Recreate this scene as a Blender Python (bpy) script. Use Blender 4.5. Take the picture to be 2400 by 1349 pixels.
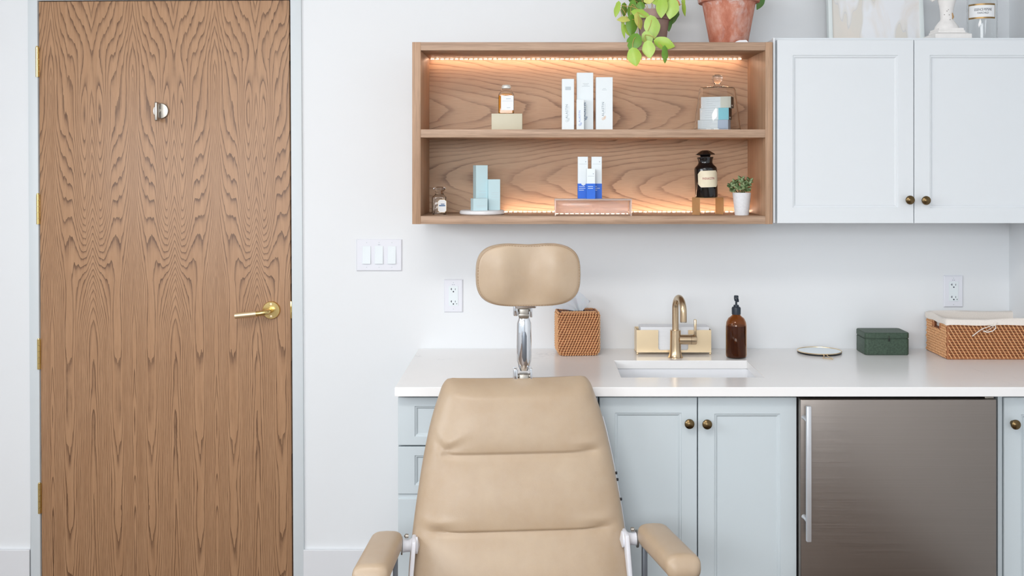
import bpy, bmesh, math, random
from mathutils import Vector, Matrix, Euler
R = math.radians
PI = math.pi
random.seed(7)
scn = bpy.context.scene
COL = scn.collection
for o in list(bpy.data.objects):
    bpy.data.objects.remove(o, do_unlink=True)

# ------------------------------------------------------------------ camera, world, lights, exposure
F = 2560.0          # focal length in photo pixels (2400 wide)
CX, CY = 1250.0, 382.0
EYE = 1.559
CAMD = 3.82         # distance of camera from the back wall (wall at y = 0)
cam = bpy.data.objects.new('camera', bpy.data.cameras.new('camera'))
COL.objects.link(cam)
cam.location = (0, -CAMD, EYE)
cam.rotation_euler = (R(90), 0, 0)
cam.data.sensor_width = 36
cam.data.sensor_fit = 'HORIZONTAL'
cam.data.lens = F / 2400 * 36
cam.data.shift_x = (1200 - CX) / 2400
cam.data.shift_y = -(674.5 - CY) / 2400
cam.data.clip_start = 0.02
scn.camera = cam

world = bpy.data.worlds.new('daylight')
scn.world = world
world.use_nodes = True
wb = world.node_tree.nodes['Background']
wb.inputs[0].default_value = (0.85, 0.92, 1.0, 1)
wb.inputs[1].default_value = 1.0

def area(name, loc, rot, sx, sy, power, color):
    l = bpy.data.lights.new(name, 'AREA')
    l.shape = 'RECTANGLE'; l.size = sx; l.size_y = sy
    l.energy = power; l.color = color
    o = bpy.data.objects.new(name, l); COL.objects.link(o)
    o.location = loc; o.rotation_euler = rot
    return o
# daylight entering through the two windows of the room (left wall, and wall behind the camera)
area('left_window_daylight', (-2.52, -2.9, 2.05), (R(78), 0, R(-90)), 2.2, 0.9, 38, (0.95, 0.98, 1.0))
area('front_window_daylight', (-0.9, -6.35, 2.1), (R(88), 0, 0), 2.7, 0.9, 84, (0.955, 0.98, 1.0))
# unseen overhead light, added to brighten the room from above
area('added_ceiling_light', (-0.5, -2.6, 2.83), (0, 0, 0), 1.2, 0.6, 22, (1.0, 0.96, 0.92))
scn.view_settings.view_transform = 'Standard'
scn.view_settings.look = 'None'
scn.view_settings.gamma = 1
scn.view_settings.use_curve_mapping = False
scn.view_settings.exposure = 0.19

def PX(px, y): return (px - CX) * (CAMD + y) / F
def PZ(py, y): return EYE - (py - CY) * (CAMD + y) / F
def PS(p, y): return p * (CAMD + y) / F

# ------------------------------------------------------------------ object helpers
def tag(o, label=None, cat=None, group=None, kind=None):
    if label: o['label'] = label
    if cat: o['category'] = cat
    if group: o['group'] = group
    if kind: o['kind'] = kind
    return o

def thing(name, label, cat, loc=(0, 0, 0), group=None, kind=None):
    o = bpy.data.objects.new(name, None); COL.objects.link(o)
    o.empty_display_size = 0.02
    o.location = loc
    return tag(o, label, cat, group, kind)

def wloc(o):
    v = Vector((0, 0, 0))
    while o is not None:
        v = v + Vector(o.location); o = o.parent
    return v

def obj(name, bm, material, parent=None, smooth=True, angle=35, loc=None):
    """bm is in world coordinates; the object gets its origin at parent's origin (or loc)."""
    me = bpy.data.meshes.new(name)
    org = wloc(parent) if parent is not None else Vector(loc if loc is not None else (0, 0, 0))
    bmesh.ops.translate(bm, verts=bm.verts, vec=-org)
    bm.to_mesh(me); bm.free()
    mats = material if isinstance(material, (list, tuple)) else [material]
    for m in mats: me.materials.append(m)
    o = bpy.data.objects.new(name, me); COL.objects.link(o)
    if parent is not None: o.parent = parent
    else: o.location = org
    if smooth:
        me.shade_smooth()
        try: me.set_sharp_from_angle(angle=R(angle))
        except Exception: pass
    return o

def NB(): return bmesh.new()

def box(bm, x0, x1, y0, y1, z0, z1, bev=0.0, seg=2, mi=0, rot=None, pivot=None):
    vs = [bm.verts.new((x, y, z)) for x in (x0, x1) for y in (y0, y1) for z in (z0, z1)]
    idx = [(0, 1, 3, 2), (4, 6, 7, 5), (0, 4, 5, 1), (2, 3, 7, 6), (0, 2, 6, 4), (1, 5, 7, 3)]
    fs = [bm.faces.new([vs[i] for i in f]) for f in idx]
    for f in fs: f.material_index = mi
    vv = set(vs)
    if bev > 0:
        es = list({e for f in fs for e in f.edges})
        r = bmesh.ops.bevel(bm, geom=es, offset=bev, segments=seg, profile=0.5, affect='EDGES', clamp_overlap=True)
        vv = {v for v in r['verts']} | {v for f in r['faces'] for v in f.verts} | {v for v in vs if v.is_valid}
        for f in r['faces']: f.material_index = mi
    if rot is not None:
        p = Vector(pivot) if pivot is not None else Vector(((x0+x1)/2, (y0+y1)/2, (z0+z1)/2))
        m = Matrix.Translation(p) @ Euler(rot).to_matrix().to_4x4() @ Matrix.Translation(-p)
        bmesh.ops.transform(bm, matrix=m, verts=[v for v in vv if v.is_valid])
    return [v for v in vv if v.is_valid]

def lathe(bm, prof, cx, cy, z0=0.0, n=32, mi=0, axis='Z', close=False, arc=None, phase=0.0):
    """prof: list of (r, h). axis Z: around vertical; axis 'Y': h runs towards -y from cy (z0 = height of axis);
    axis 'X': h runs along +x from cx."""
    rings = []
    for r, h in prof:
        ring = []
        if r < 1e-6:
            ps = [(0, 0)]
        else:
            ps = [(r*math.cos(2*PI*k/n+phase), r*math.sin(2*PI*k/n+phase)) for k in range(n)]
        for a, b in ps:
            if axis == 'Z': ring.append(bm.verts.new((cx+a, cy+b, z0+h)))
            elif axis == 'Y': ring.append(bm.verts.new((cx+a, cy-h, z0+b)))
            else: ring.append(bm.verts.new((cx+h, cy+a, z0+b)))
        rings.append(ring)
    def cap2(A, B):
        if len(A) == 1 and len(B) == 1: return
        if len(A) == 1:
            for k in range(n):
                f = bm.faces.new((A[0], B[(k+1) % n], B[k])); f.material_index = mi
        elif len(B) == 1:
            for k in range(n):
                f = bm.faces.new((A[k], A[(k+1) % n], B[0])); f.material_index = mi
        else:
            for k in range(n):
                f = bm.faces.new((A[k], A[(k+1) % n], B[(k+1) % n], B[k])); f.material_index = mi
    for i in range(len(rings)-1): cap2(rings[i], rings[i+1])
    if close: cap2(rings[-1], rings[0])
    vs = [v for r in rings for v in r]
    bmesh.ops.recalc_face_normals(bm, faces=list({f for v in vs for f in v.link_faces}))
    return vs

def tube(bm, pts, r, n=10, mi=0, cap=True, flat=1.0, closed=False):
    pts = [Vector(p) for p in pts]
    rs = r if isinstance(r, (list, tuple)) else [r]*len(pts)
    rings = []
    N = len(pts)
    up = None
    for i, p in enumerate(pts):
        if closed: d = (pts[(i+1) % N]-pts[i-1]).normalized()
        elif i == 0: d = (pts[1]-p).normalized()
        elif i == N-1: d = (p-pts[-2]).normalized()
        else: d = (pts[i+1]-pts[i-1]).normalized()
        if up is None:
            up = Vector((0, 0, 1)) if abs(d.z) < .9 else Vector((0, 1, 0))
        a = d.cross(up).normalized(); b = a.cross(d).normalized(); up = b
        rings.append([bm.verts.new(p + a*rs[i]*math.cos(2*PI*k/n) + b*rs[i]*flat*math.sin(2*PI*k/n)) for k in range(n)])
    fs = []
    for i in range(N-1 if not closed else N):
        A, B = rings[i], rings[(i+1) % N]
        for k in range(n): fs.append(bm.faces.new((A[k], A[(k+1) % n], B[(k+1) % n], B[k])))
    if cap and not closed:
        fs.append(bm.faces.new(list(reversed(rings[0])))); fs.append(bm.faces.new(rings[-1]))
    for f in fs: f.material_index = mi
    bmesh.ops.recalc_face_normals(bm, faces=fs)
    return [v for r_ in rings for v in r_]

def prism(bm, pts, y0, y1, bev=0, mi=0):
    """pts: (x, z) outline, extruded in y"""
    a = [bm.verts.new((x, y0, z)) for x, z in pts]
    b = [bm.verts.new((x, y1, z)) for x, z in pts]
    fs = [bm.faces.new(a), bm.faces.new(list(reversed(b)))]
    n = len(pts)
    for k in range(n): fs.append(bm.faces.new((a[k], b[k], b[(k+1) % n], a[(k+1) % n])))
    for f in fs: f.material_index = mi
    bmesh.ops.recalc_face_normals(bm, faces=fs)
    if bev: bmesh.ops.bevel(bm, geom=list({e for f in fs for e in f.edges}), offset=bev, segments=2, affect='EDGES', clamp_overlap=True)
    return a+b

def prism_z(bm, pts, z0, z1, bev=0, seg=2, mi=0):
    a = [bm.verts.new((x, y, z0)) for x, y in pts]
    b = [bm.verts.new((x, y, z1)) for x, y in pts]
    n = len(pts)
    fa = bm.faces.new(a); fb = bm.faces.new(list(reversed(b)))
    fs = [fa, fb]
    for k in range(n): fs.append(bm.faces.new((a[k], b[k], b[(k+1) % n], a[(k+1) % n])))
    for f in fs: f.material_index = mi
    bmesh.ops.recalc_face_normals(bm, faces=fs)
    if bev: bmesh.ops.bevel(bm, geom=list({e for f in (fa, fb) for e in f.edges}), offset=bev, segments=seg, affect='EDGES', clamp_overlap=True)

def rrect(x0, x1, z0, z1, r, n=5):
    out = []
    for cx, cz, a0 in ((x1-r, z1-r, 0), (x0+r, z1-r, 90), (x0+r, z0+r, 180), (x1-r, z0+r, 270)):
        for k in range(n+1):
            a = R(a0+90*k/n); out.append((cx+r*math.cos(a), cz+r*math.sin(a)))
    return out

_fc = {}
def text_bm(s, size, extrude=0.00015, align='CENTER', spacing=1.0, sx=1.0):
    """returns list of verts/faces of flat text in XZ plane facing -y (x right, z up)"""
    cu = bpy.data.curves.new('t', 'FONT')
    cu.body = s; cu.size = size; cu.extrude = extrude; cu.align_x = align; cu.align_y = 'CENTER'
    cu.resolution_u = 3; cu.space_character = spacing
    o = bpy.data.objects.new('t', cu); COL.objects.link(o)
    dg = bpy.context.evaluated_depsgraph_get()
    me = bpy.data.meshes.new_from_object(o.evaluated_get(dg))
    bm = bmesh.new(); bm.from_mesh(me)
    bpy.data.objects.remove(o); bpy.data.curves.remove(cu); bpy.data.meshes.remove(me)
    for v in bm.verts:
        x, y, z = v.co
        v.co = (x*sx, -z, y)
    return bm

# ------------------------------------------------------------------ material helpers
def s2l(c):
    out = []
    for v in c:
        v = v/255
        out.append(v/12.92 if v <= .04045 else ((v+.055)/1.055)**2.4)
    return tuple(out)+(1,)

class G:
    """tiny node-graph helper"""
    def __init__(s, name):
        s.m = bpy.data.materials.new(name); s.m.use_nodes = True
        s.nt = s.m.node_tree; s.b = s.nt.nodes['Principled BSDF']
        s.tc = None
    def node(s, t): return s.nt.nodes.new(t)
    def link(s, a, b): s.nt.links.new(a, b)
    def put(s, sock, v):
        if isinstance(v, bpy.types.NodeSocket): s.link(v, sock)
        else: sock.default_value = v
    def co(s):
        if s.tc is None: s.tc = s.node('ShaderNodeTexCoord')
        return s.tc.outputs['Object']
    def sep(s, v):
        n = s.node('ShaderNodeSeparateXYZ'); s.link(v, n.inputs[0]); return n.outputs[0], n.outputs[1], n.outputs[2]
    def comb(s, x, y, z):
        n = s.node('ShaderNodeCombineXYZ')
        for i, v in enumerate((x, y, z)): s.put(n.inputs[i], v)
        return n.outputs[0]
    def M(s, op, a, b=0.0, c=0.0, clamp=False):
        n = s.node('ShaderNodeMath'); n.operation = op; n.use_clamp = clamp
        s.put(n.inputs[0], a); s.put(n.inputs[1], b)
        if len(n.inputs) > 2: s.put(n.inputs[2], c)
        return n.outputs[0]
    def noise(s, v, scale=1.0, detail=2.0, rough=.5, dist=0.0):
        n = s.node('ShaderNodeTexNoise'); s.link(v, n.inputs['Vector'])
        n.inputs['Scale'].default_value = scale; n.inputs['Detail'].default_value = detail
        n.inputs['Roughness'].default_value = rough; n.inputs['Distortion'].default_value = dist
        return n.outputs[0]
    def vmul(s, v, t):
        n = s.node('ShaderNodeVectorMath'); n.operation = 'MULTIPLY'; s.link(v, n.inputs[0]); n.inputs[1].default_value = t
        return n.outputs[0]
    def ramp(s, f, stops):
        n = s.node('ShaderNodeValToRGB'); s.link(f, n.inputs[0])
        e = n.color_ramp.elements
        while len(e) < len(stops): e.new(.5)
        for k, (p, c) in enumerate(stops):
            e[k].position = p
            e[k].color = c if not isinstance(c, (int, float)) else (c, c, c, 1)
        return n.outputs[0]
    def mix(s, f, a, b, mode='MIX'):
        n = s.node('ShaderNodeMix'); n.data_type = 'RGBA'; n.blend_type = mode
        s.put(n.inputs[0], f)
        s.put(n.inputs[6], a); s.put(n.inputs[7], b)
        return n.outputs[2]
    def smooth(s, v, a, b):
        n = s.node('ShaderNodeMapRange'); n.interpolation_type = 'SMOOTHSTEP'
        s.link(v, n.inputs[0]); n.inputs[1].default_value = a; n.inputs[2].default_value = b
        return n.outputs[0]
    def bump(s, h, strength=.2, dist=.001):
        n = s.node('ShaderNodeBump'); n.inputs['Strength'].default_value = strength
        n.inputs['Distance'].default_value = dist; s.link(h, n.inputs['Height'])
        s.link(n.outputs[0], s.b.inputs['Normal'])

def simple(name, rgb, rough=.5, metal=0.0, var=.03, vscale=20, bump=0.0, bscale=200, coat=0, trans=0, ior=1.45,
           emit=0, sss=0, spec=None, stretch=(1, 1, 1), bdist=.0005):
    g = G(name); b = g.b
    c = s2l(rgb)
    v = g.vmul(g.co(), stretch)
    n = g.noise(v, vscale, 3)
    lo = tuple(x*(1-var) for x in c[:3])+(1,); hi = tuple(min(1, x*(1+var)) for x in c[:3])+(1,)
    g.link(g.ramp(n, [(.3, lo), (.7, hi)]), b.inputs['Base Color'])
    b.inputs['Roughness'].default_value = rough; b.inputs['Metallic'].default_value = metal
    b.inputs['Coat Weight'].default_value = coat; b.inputs['Coat Roughness'].default_value = .08
    b.inputs['Transmission Weight'].default_value = trans; b.inputs['IOR'].default_value = ior
    if spec is not None: b.inputs['Specular IOR Level'].default_value = spec
    if sss: b.inputs['Subsurface Weight'].default_value = sss; b.inputs['Subsurface Scale'].default_value = .01
    if emit:
        b.inputs['Emission Color'].default_value = c; b.inputs['Emission Strength'].default_value = emit
    if bump:
        g.bump(g.noise(v, bscale, 3), bump, bdist)
    return g.m

def glass(name, rgb, rough=0.0, ior=1.45):
    g = G(name); b = g.b
    b.inputs['Base Color'].default_value = s2l(rgb)
    b.inputs['Transmission Weight'].default_value = 1; b.inputs['IOR'].default_value = ior
    g.link(g.ramp(g.noise(g.co(), 30, 2), [(.3, rough), (.7, rough+.02)]), b.inputs['Roughness'])
    return g.m

def veneer_door():
    g = G('oak_veneer'); x, y, z = g.sep(g.co())
    t = g.M('SUBTRACT', 2.130, z)
    te = g.M('ADD', g.M('MINIMUM', t, .98), g.M('MULTIPLY', g.M('MAXIMUM', g.M('SUBTRACT', t, .98), 0.0), .22))
    up = g.M('DIVIDE', g.M('SUBTRACT', x, DOOR_SEAM), LEAF)
    u = g.M('PINGPONG', up, 1.0)
    idx = g.M('MULTIPLY', g.M('FLOOR', g.M('MULTIPLY_ADD', up, .5, .5)), .13)
    def bump_(c, w, a):
        q = g.M('DIVIDE', g.M('SUBTRACT', u, c), w)
        return g.M('MULTIPLY', g.M('EXPONENT', g.M('MULTIPLY', g.M('MULTIPLY', q, q), -1.0)), a)
    def sat(k_, a_): return g.M('MULTIPLY', g.M('SUBTRACT', 1.0, g.M('EXPONENT', g.M('MULTIPLY', u, -1.0/k_))), a_)
    def ss(a_, b_, m_): return g.M('MULTIPLY', g.smooth(u, a_, b_), m_)
    top = g.M('ADD', sat(.22, .16), g.M('MULTIPLY', u, .34))
    mid = g.M('ADD', g.M('ADD', sat(.09, .42), ss(.48, .84, .40)), ss(.80, 1.02, -.20))
    bot = g.M('ADD', ss(-.02, .36, .58), ss(.44, 1.04, -.66))
    s1 = g.smooth(t, .16, .46); s2 = g.smooth(t, .66, 1.22)
    def lerp(a, b, f): return g.M('ADD', a, g.M('MULTIPLY', g.M('SUBTRACT', b, a), f))
    H = lerp(lerp(top, mid, s1), bot, s2)
    def nz(a, b, det=2, off=0.0):
        v = g.comb(g.M('MULTIPLY', u, a), g.M('MULTIPLY_ADD', t, b, off), idx)
        return g.M('SUBTRACT', g.noise(v, 1, det), .5)
    ph = g.M('MULTIPLY', g.M('SUBTRACT', te, H), 15.5)
    ph = g.M('ADD', ph, g.M('MULTIPLY', nz(1.9, 2.6, 1), 3.4))
    ph = g.M('ADD', ph, g.M('MULTIPLY', nz(6.5, 6, 1, 7.), 1.1))
    ph = g.M('ADD', ph, g.M('MULTIPLY', nz(22, 6, 1, 3.), .36))
    ph = g.M('ADD', ph, g.M('MULTIPLY', nz(6, 60, 1, 5.), .08))
    f = g.M('FRACT', ph)
    # early wood line: abrupt on one side, fading on the other
    line = g.ramp(f, [(0.0, 1.0), (.10, .95), (.21, .45), (.40, .09), (.55, .0), (.97, .0)])
    pore = g.noise(g.vmul(g.co(), (420, 1, 16)), 1, 2, .6)
    porem = g.ramp(pore, [(.35, 1.0), (.62, .62)])
    patch = g.ramp(g.noise(g.comb(g.M('MULTIPLY', u, 3), g.M('MULTIPLY', t, 5), idx), 1, 2), [(.3, .75), (.6, 1.0)])
    k = g.M('MULTIPLY', g.M('MULTIPLY', line, patch), porem, clamp=True)
    base = g.mix(g.ramp(g.noise(g.vmul(g.co(), (60, 1, 3)), 1, 3), [(.3, 0.0), (.7, 1.0)]), s2l((184, 144, 109)), s2l((172, 132, 98)))
    base = g.mix(g.M('MULTIPLY', g.ramp(pore, [(.40, 1.0), (.55, 0.0)]), .22), base, s2l((138, 102, 74)))
    g.link(g.mix(k, base, s2l((86, 57, 39))), g.b.inputs['Base Color'])
    g.b.inputs['Roughness'].default_value = .42
    g.bump(g.M('ADD', k, pore), .12, .0004)
    return g.m

def wood_straight(name, axis, light=(194, 163, 138), dark=(150, 120, 97)):
    g = G(name)
    st = {'X': (2.5, 90, 90), 'Z': (90, 90, 2.5), 'Y': (90, 2.5, 90)}[axis]
    fine = {'X': (14, 500, 500), 'Z': (500, 500, 14), 'Y': (500, 14, 500)}[axis]
    n = g.noise(g.vmul(g.co(), st), 1, 4, .55, .2)
    p = g.noise(g.vmul(g.co(), fine), 1, 2, .6)
    c = g.ramp(n, [(.28, s2l(dark)), (.5, s2l(tuple((a+b)/2+6 for a, b in zip(light, dark)))), (.72, s2l(light))])
    c = g.mix(g.M('MULTIPLY', g.ramp(p, [(.35, 1.0), (.52, 0.0)]), .35), c, s2l(tuple(v*.8 for v in dark)))
    g.link(c, g.b.inputs['Base Color']); g.b.inputs['Roughness'].default_value = .5
    g.bump(p, .08, .0003)
    return g.m

def wood_cathedral(name, sgn, z0, z1, fx, x_off):
    """flat sawn horizontal figure; sgn +1 tips point right, -1 tips point left"""
    g = G(name); x, y, z = g.sep(g.co())
    wob = g.M('MULTIPLY', g.M('SUBTRACT', g.noise(g.comb(g.M('MULTIPLY', x, 1.6), x_off, 0.0), 1, 2), .5), .10)
    dz = g.M('SUBTRACT', g.M('SUBTRACT', z, z0), wob)
    par = g.M('MULTIPLY', g.M('MULTIPLY', dz, dz), 330.0)
    par = g.M('MINIMUM', par, g.M('ADD', g.M('MULTIPLY', g.M('ABSOLUTE', dz), 46.0), 0.0))
    ph = g.M('ADD', par, g.M('MULTIPLY', x, fx*sgn))
    def nz(a, b, off): return g.M('SUBTRACT', g.noise(g.comb(g.M('MULTIPLY', x, a), g.M('MULTIPLY', z, b), off), 1, 2), .5)
    ph = g.M('ADD', ph, g.M('MULTIPLY', nz(2.2, 7, x_off), 3.2))
    ph = g.M('ADD', ph, g.M('MULTIPLY', nz(9, 30, x_off+3), .55))
    ph = g.M('ADD', ph, g.M('MULTIPLY', nz(20, 200, x_off+5), .14))
    f = g.M('FRACT', ph)
    line = g.ramp(f, [(0.0, 1.0), (.08, .75), (.2, .25), (.42, .0), (.95, .0), (1.0, 1.0)])
    pore = g.noise(g.vmul(g.co(), (20, 400, 520)), 1, 2, .6)
    patch = g.ramp(g.noise(g.comb(g.M('MULTIPLY', x, 5), g.M('MULTIPLY', z, 9), 1.0), 1, 2), [(.3, .25), (.65, .95)])
    k = g.M('MULTIPLY', g.M('MULTIPLY', line, patch), g.ramp(pore, [(.35, 1.0), (.65, .55)]), clamp=True)
    tone = g.ramp(g.noise(g.vmul(g.co(), (1.2, 1, 7)), 1, 2), [(.3, 0.0), (.7, 1.0)])
    base = g.mix(tone, s2l((206, 174, 143)), s2l((190, 156, 127)))
    base = g.mix(g.M('MULTIPLY', g.ramp(pore, [(.38, 1.0), (.52, 0.0)]), .15), base, s2l((140, 106, 84)))
    g.link(g.mix(k, base, s2l((118, 84, 64))), g.b.inputs['Base Color'])
    g.b.inputs['Roughness'].default_value = .5
    g.bump(g.M('ADD', k, pore), .08, .0003)
    return g.m

def quartz():
    g = G('white_quartz'); v = g.co()
    n = g.noise(v, 2.2, 6, .55, 1.4)
    vein = g.M('ABSOLUTE', g.M('SUBTRACT', n, .5))
    k = g.M('MULTIPLY', g.ramp(vein, [(0.0, .8), (.004, .25), (.012, 0.0)]), g.ramp(g.noise(v, 3.1, 2), [(.58, 0.0), (.70, .5)]))
    cloud = g.mix(g.noise(v, 6, 3), s2l((246, 245, 245)), s2l((242, 242, 242)))
    g.link(g.mix(k, cloud, s2l((178, 182, 190))), g.b.inputs['Base Color'])
    g.b.inputs['Roughness'].default_value = .2
    return g.m

def leather():
    g = G('tan_leather'); v = g.co()
    n = g.noise(v, 7, 4, .6)
    c = g.ramp(n, [(.3, s2l((176, 153, 127))), (.7, s2l((186, 166, 142)))])
    m = g.ramp(g.noise(v, 38, 3, .6), [(.35, 0.0), (.7, .22)])
    c = g.mix(m, c, s2l((176, 158, 140)))
    g.link(c, g.b.inputs['Base Color']); g.b.inputs['Roughness'].default_value = .40
    g.b.inputs['Coat Weight'].default_value = .12; g.b.inputs['Coat Roughness'].default_value = .3
    vo = g.node('ShaderNodeTexVoronoi'); g.link(v, vo.inputs['Vector']); vo.inputs['Scale'].default_value = 620
    h = g.M('ADD', g.M('MULTIPLY', vo.outputs[0], .5), g.M('MULTIPLY', g.noise(v, 16, 2), 1.4))
    g.bump(h, .16, .0014)
    return g.m

def brushed(name, rgb, rough, axis, aniso=.0):
    g = G(name)
    st = {'X': (3, 900, 900), 'Z': (900, 900, 3), 'Y': (900, 3, 900)}[axis]
    n = g.noise(g.vmul(g.co(), st), 1, 3)
    c = s2l(rgb)
    g.link(g.ramp(n, [(.3, tuple(x*.93 for x in c[:3])+(1,)), (.7, c)]), g.b.inputs['Base Color'])
    g.link(g.ramp(n, [(.3, rough-.05), (.7, rough+.05)]), g.b.inputs['Roughness'])
    g.b.inputs['Metallic'].default_value = 1
    g.bump(n, .05, .0002)
    return g.m

def terracotta():
    g = G('aged_terracotta'); v = g.co()
    n = g.noise(g.vmul(v, (1, 1, .55)), 26, 5, .65)
    c = g.ramp(n, [(.30, s2l((172, 98, 76))), (.5, s2l((197, 128, 105))), (.68, s2l((214, 163, 146)))])
    w = g.ramp(g.noise(g.vmul(v, (1, 1, .7)), 16, 4, .7, .6), [(.52, 0.0), (.66, .8)])
    x, y, z = g.sep(v)
    top = g.smooth(z, .08, .15)
    w = g.M('MULTIPLY', w, g.M('MULTIPLY_ADD', top, .8, .35), clamp=True)
    g.link(g.mix(w, c, s2l((222, 213, 210))), g.b.inputs['Base Color'])
    g.b.inputs['Roughness'].default_value = .85
    g.bump(n, .2, .001)
    return g.m

def leafmat(name, a, b):
    g = G(name); v = g.co()
    c = g.mix(g.noise(v, 45, 3), s2l(a), s2l(b))
    g.link(c, g.b.inputs['Base Color']); g.b.inputs['Roughness'].default_value = .38
    g.b.inputs['Subsurface Weight'].default_value = .25; g.b.inputs['Subsurface Scale'].default_value = .004
    g.bump(g.noise(v, 160, 2), .1, .0006)
    return g.m

def floorwood():
    g = G('floor_planks'); x, y, z = g.sep(g.co())
    row = g.M('FLOOR', g.M('DIVIDE', x, .14))
    n = g.noise(g.comb(g.M('MULTIPLY', x, 30), g.M('MULTIPLY', y, 2), row), 1, 4)
    c = g.ramp(n, [(.3, s2l((96, 76, 62))), (.7, s2l((126, 104, 86)))])
    e = g.M('FRACT', g.M('DIVIDE', x, .14))
    k = g.ramp(e, [(0.0, 1.0), (.015, 1.0), (.03, 0.0), (.98, 0.0), (1.0, 1.0)])
    g.link(g.mix(k, c, s2l((50, 38, 30))), g.b.inputs['Base Color']); g.b.inputs['Roughness'].default_value = .45
    return g.m

LEAF = 96*CAMD/F
DOOR_X0, DOOR_X1 = PX(95, 0), PX(682, 0)        # at mid height
DOOR_XC = (DOOR_X0+DOOR_X1)/2
DOOR_SEAM = PX(315, 0)-DOOR_XC

M_wall = simple('wall_paint', (232, 235, 238), .6, var=.006, vscale=2, bump=.05, bscale=350)
M_ceil = simple('ceiling_paint', (238, 238, 238), .8, var=.005, vscale=2)
M_frame = simple('door_frame_paint', (214, 221, 225), .4, var=.005, vscale=3)
M_base = simple('baseboard_paint', (226, 228, 232), .45, var=.005, vscale=3)
M_door = veneer_door()
M_dark = simple('dark_gap', (30, 24, 20), .8)
M_brass = brushed('polished_brass', (226, 200, 136), .22, 'Z')
M_brasss = simple('satin_brass', (240, 218, 182), .38, metal=.9, var=.02)
M_stand = simple('aged_brass_sheet', (198, 168, 124), .5, metal=.7, var=.06)
M_brassf = simple('champagne_bronze', (206, 183, 152), .27, metal=1, var=.02, vscale=8)
M_nickel = brushed('satin_nickel', (176, 171, 163), .36, 'Z')
M_wx = wood_straight('walnut_board_horizontal', 'X')
M_wz = wood_straight('walnut_board_vertical', 'Z', (188, 153, 124), (156, 122, 95))
M_back1 = wood_cathedral('walnut_back_upper', 1, .375, 0, 9.0, 1.3)
M_back2 = wood_cathedral('walnut_back_lower', -1, .135, 0, 9.0, 6.1)
M_cab = simple('pale_cabinet_paint', (224, 229, 233), .38, var=.006, vscale=3)
M_cabb = simple('pale_blue_cabinet_paint', (203, 213, 218), .38, var=.006, vscale=3)
M_quartz = quartz()
M_ceramic = simple('white_ceramic', (236, 238, 242), .12, var=.005)
M_leather = leather()
M_stitch = simple('stitch_thread', (150, 118, 84), .7)
M_chrome = simple('chrome', (225, 228, 232), .07, metal=1, var=.01)
M_grey = simple('grey_steel', (120, 126, 134), .35, metal=.8)
M_black = simple('black_plastic', (22, 24, 28), .35)
M_pump = simple('slate_black_plastic', (36, 46, 58), .4)
M_plw = simple('white_plastic', (226, 228, 236), .35, var=.005)
M_plate = simple('white_plate', (230, 232, 240), .35, var=.005)
M_steel = brushed('stainless_steel', (150, 142, 136), .33, 'X')
M_steelh = simple('handle_steel', (206, 209, 214), .38, metal=.6, var=.03)
M_antique = simple('antique_brass', (112, 94, 66), .28, metal=1, var=.15, vscale=120)
M_glass = glass('clear_glass', (252, 253, 253), 0, 1.32)
M_acryl = simple('acrylic', (250, 240, 236), .05, var=.0, trans=.62, ior=1.12, coat=.3)
M_amber = glass('amber_glass', (192, 142, 94), .02, 1.35)
M_oil = simple('amber_oil', (228, 146, 36), .1, var=.04, trans=.08, ior=1.2)
M_ambsoap = simple('dark_soap', (120, 94, 82), .25, var=.1, coat=.4)
M_card = simple('white_card', (230, 238, 242), .45, var=.006)
M_cardb = simple('pale_blue_card', (196, 222, 228), .45, var=.008)
M_blue = simple('blue_card', (30, 104, 215), .4, var=.02)
M_ink = simple('grey_ink', (130, 146, 158), .6)
M_inkb = simple('blue_ink', (40, 90, 140), .6)
M_inkl = simple('pale_blue_ink', (130, 150, 215), .6)
M_inkg = simple('pale_grey_ink', (196, 206, 212), .6)
M_inko = simple('orange_ink', (226, 176, 120), .6)
M_inkr = simple('red_ink', (160, 60, 70), .6)
M_inkk = simple('black_ink', (40, 44, 60), .6)
M_teal = simple('teal_print', (135, 210, 225), .45)
M_sand = simple('sand_print', (216, 218, 205), .45)
M_lilac = simple('grey_blue_print', (176, 192, 214), .45)
M_darkbox = simple('black_print', (28, 32, 34), .4)
M_block = simple('cream_block', (204, 198, 176), .5, var=.02)
M_label = simple('paper_label', (236, 238, 240), .6, var=.01)
M_cream = simple('cream_label', (232, 222, 196), .5, var=.04, vscale=60)
M_gold = simple('gold_print', (150, 122, 80), .35, metal=.7, var=.15, vscale=90)
M_blackglass = simple('black_glass', (8, 8, 12), .06, coat=.6, var=.1)
M_marble = simple('white_marble', (226, 226, 228), .3, var=.05, vscale=30)
M_rattan_d = simple('rattan_dark', (108, 58, 30), .6, var=.3, vscale=150)
M_rattan_m = simple('rattan_mid', (166, 108, 70), .55, var=.22, vscale=120)
M_rattan_l = simple('rattan_light', (222, 170, 122), .5, var=.15, vscale=100)
M_linen = simple('cream_linen', (236, 228, 220), .85, var=.04, vscale=300, bump=.3, bscale=900)
M_tissue = simple('tissue_paper', (240, 244, 250), .8, var=.01, sss=.2)
M_towel = simple('paper_towel', (236, 239, 244), .8, var=.01)
M_green = simple('green_shagreen', (62, 80, 66), .5, var=.28, vscale=160, bump=.35, bscale=700)
M_greend = simple('green_leather_dark', (48, 60, 48), .5, var=.1, vscale=160)
M_mirror = simple('mirror_glass', (228, 236, 240), .02, metal=1, var=.0)
M_pot = simple('white_pot', (226, 228, 232), .55, var=.04, vscale=150, bump=.25, bscale=240, bdist=.001)
M_claypot = simple('mauve_clay', (158, 132, 124), .8, var=.08, vscale=40, bump=.2, bscale=200)
M_terra = terracotta()
M_soil = simple('soil', (60, 44, 34), .95, var=.4, vscale=200, bump=.6, bscale=300, bdist=.003)
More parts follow.
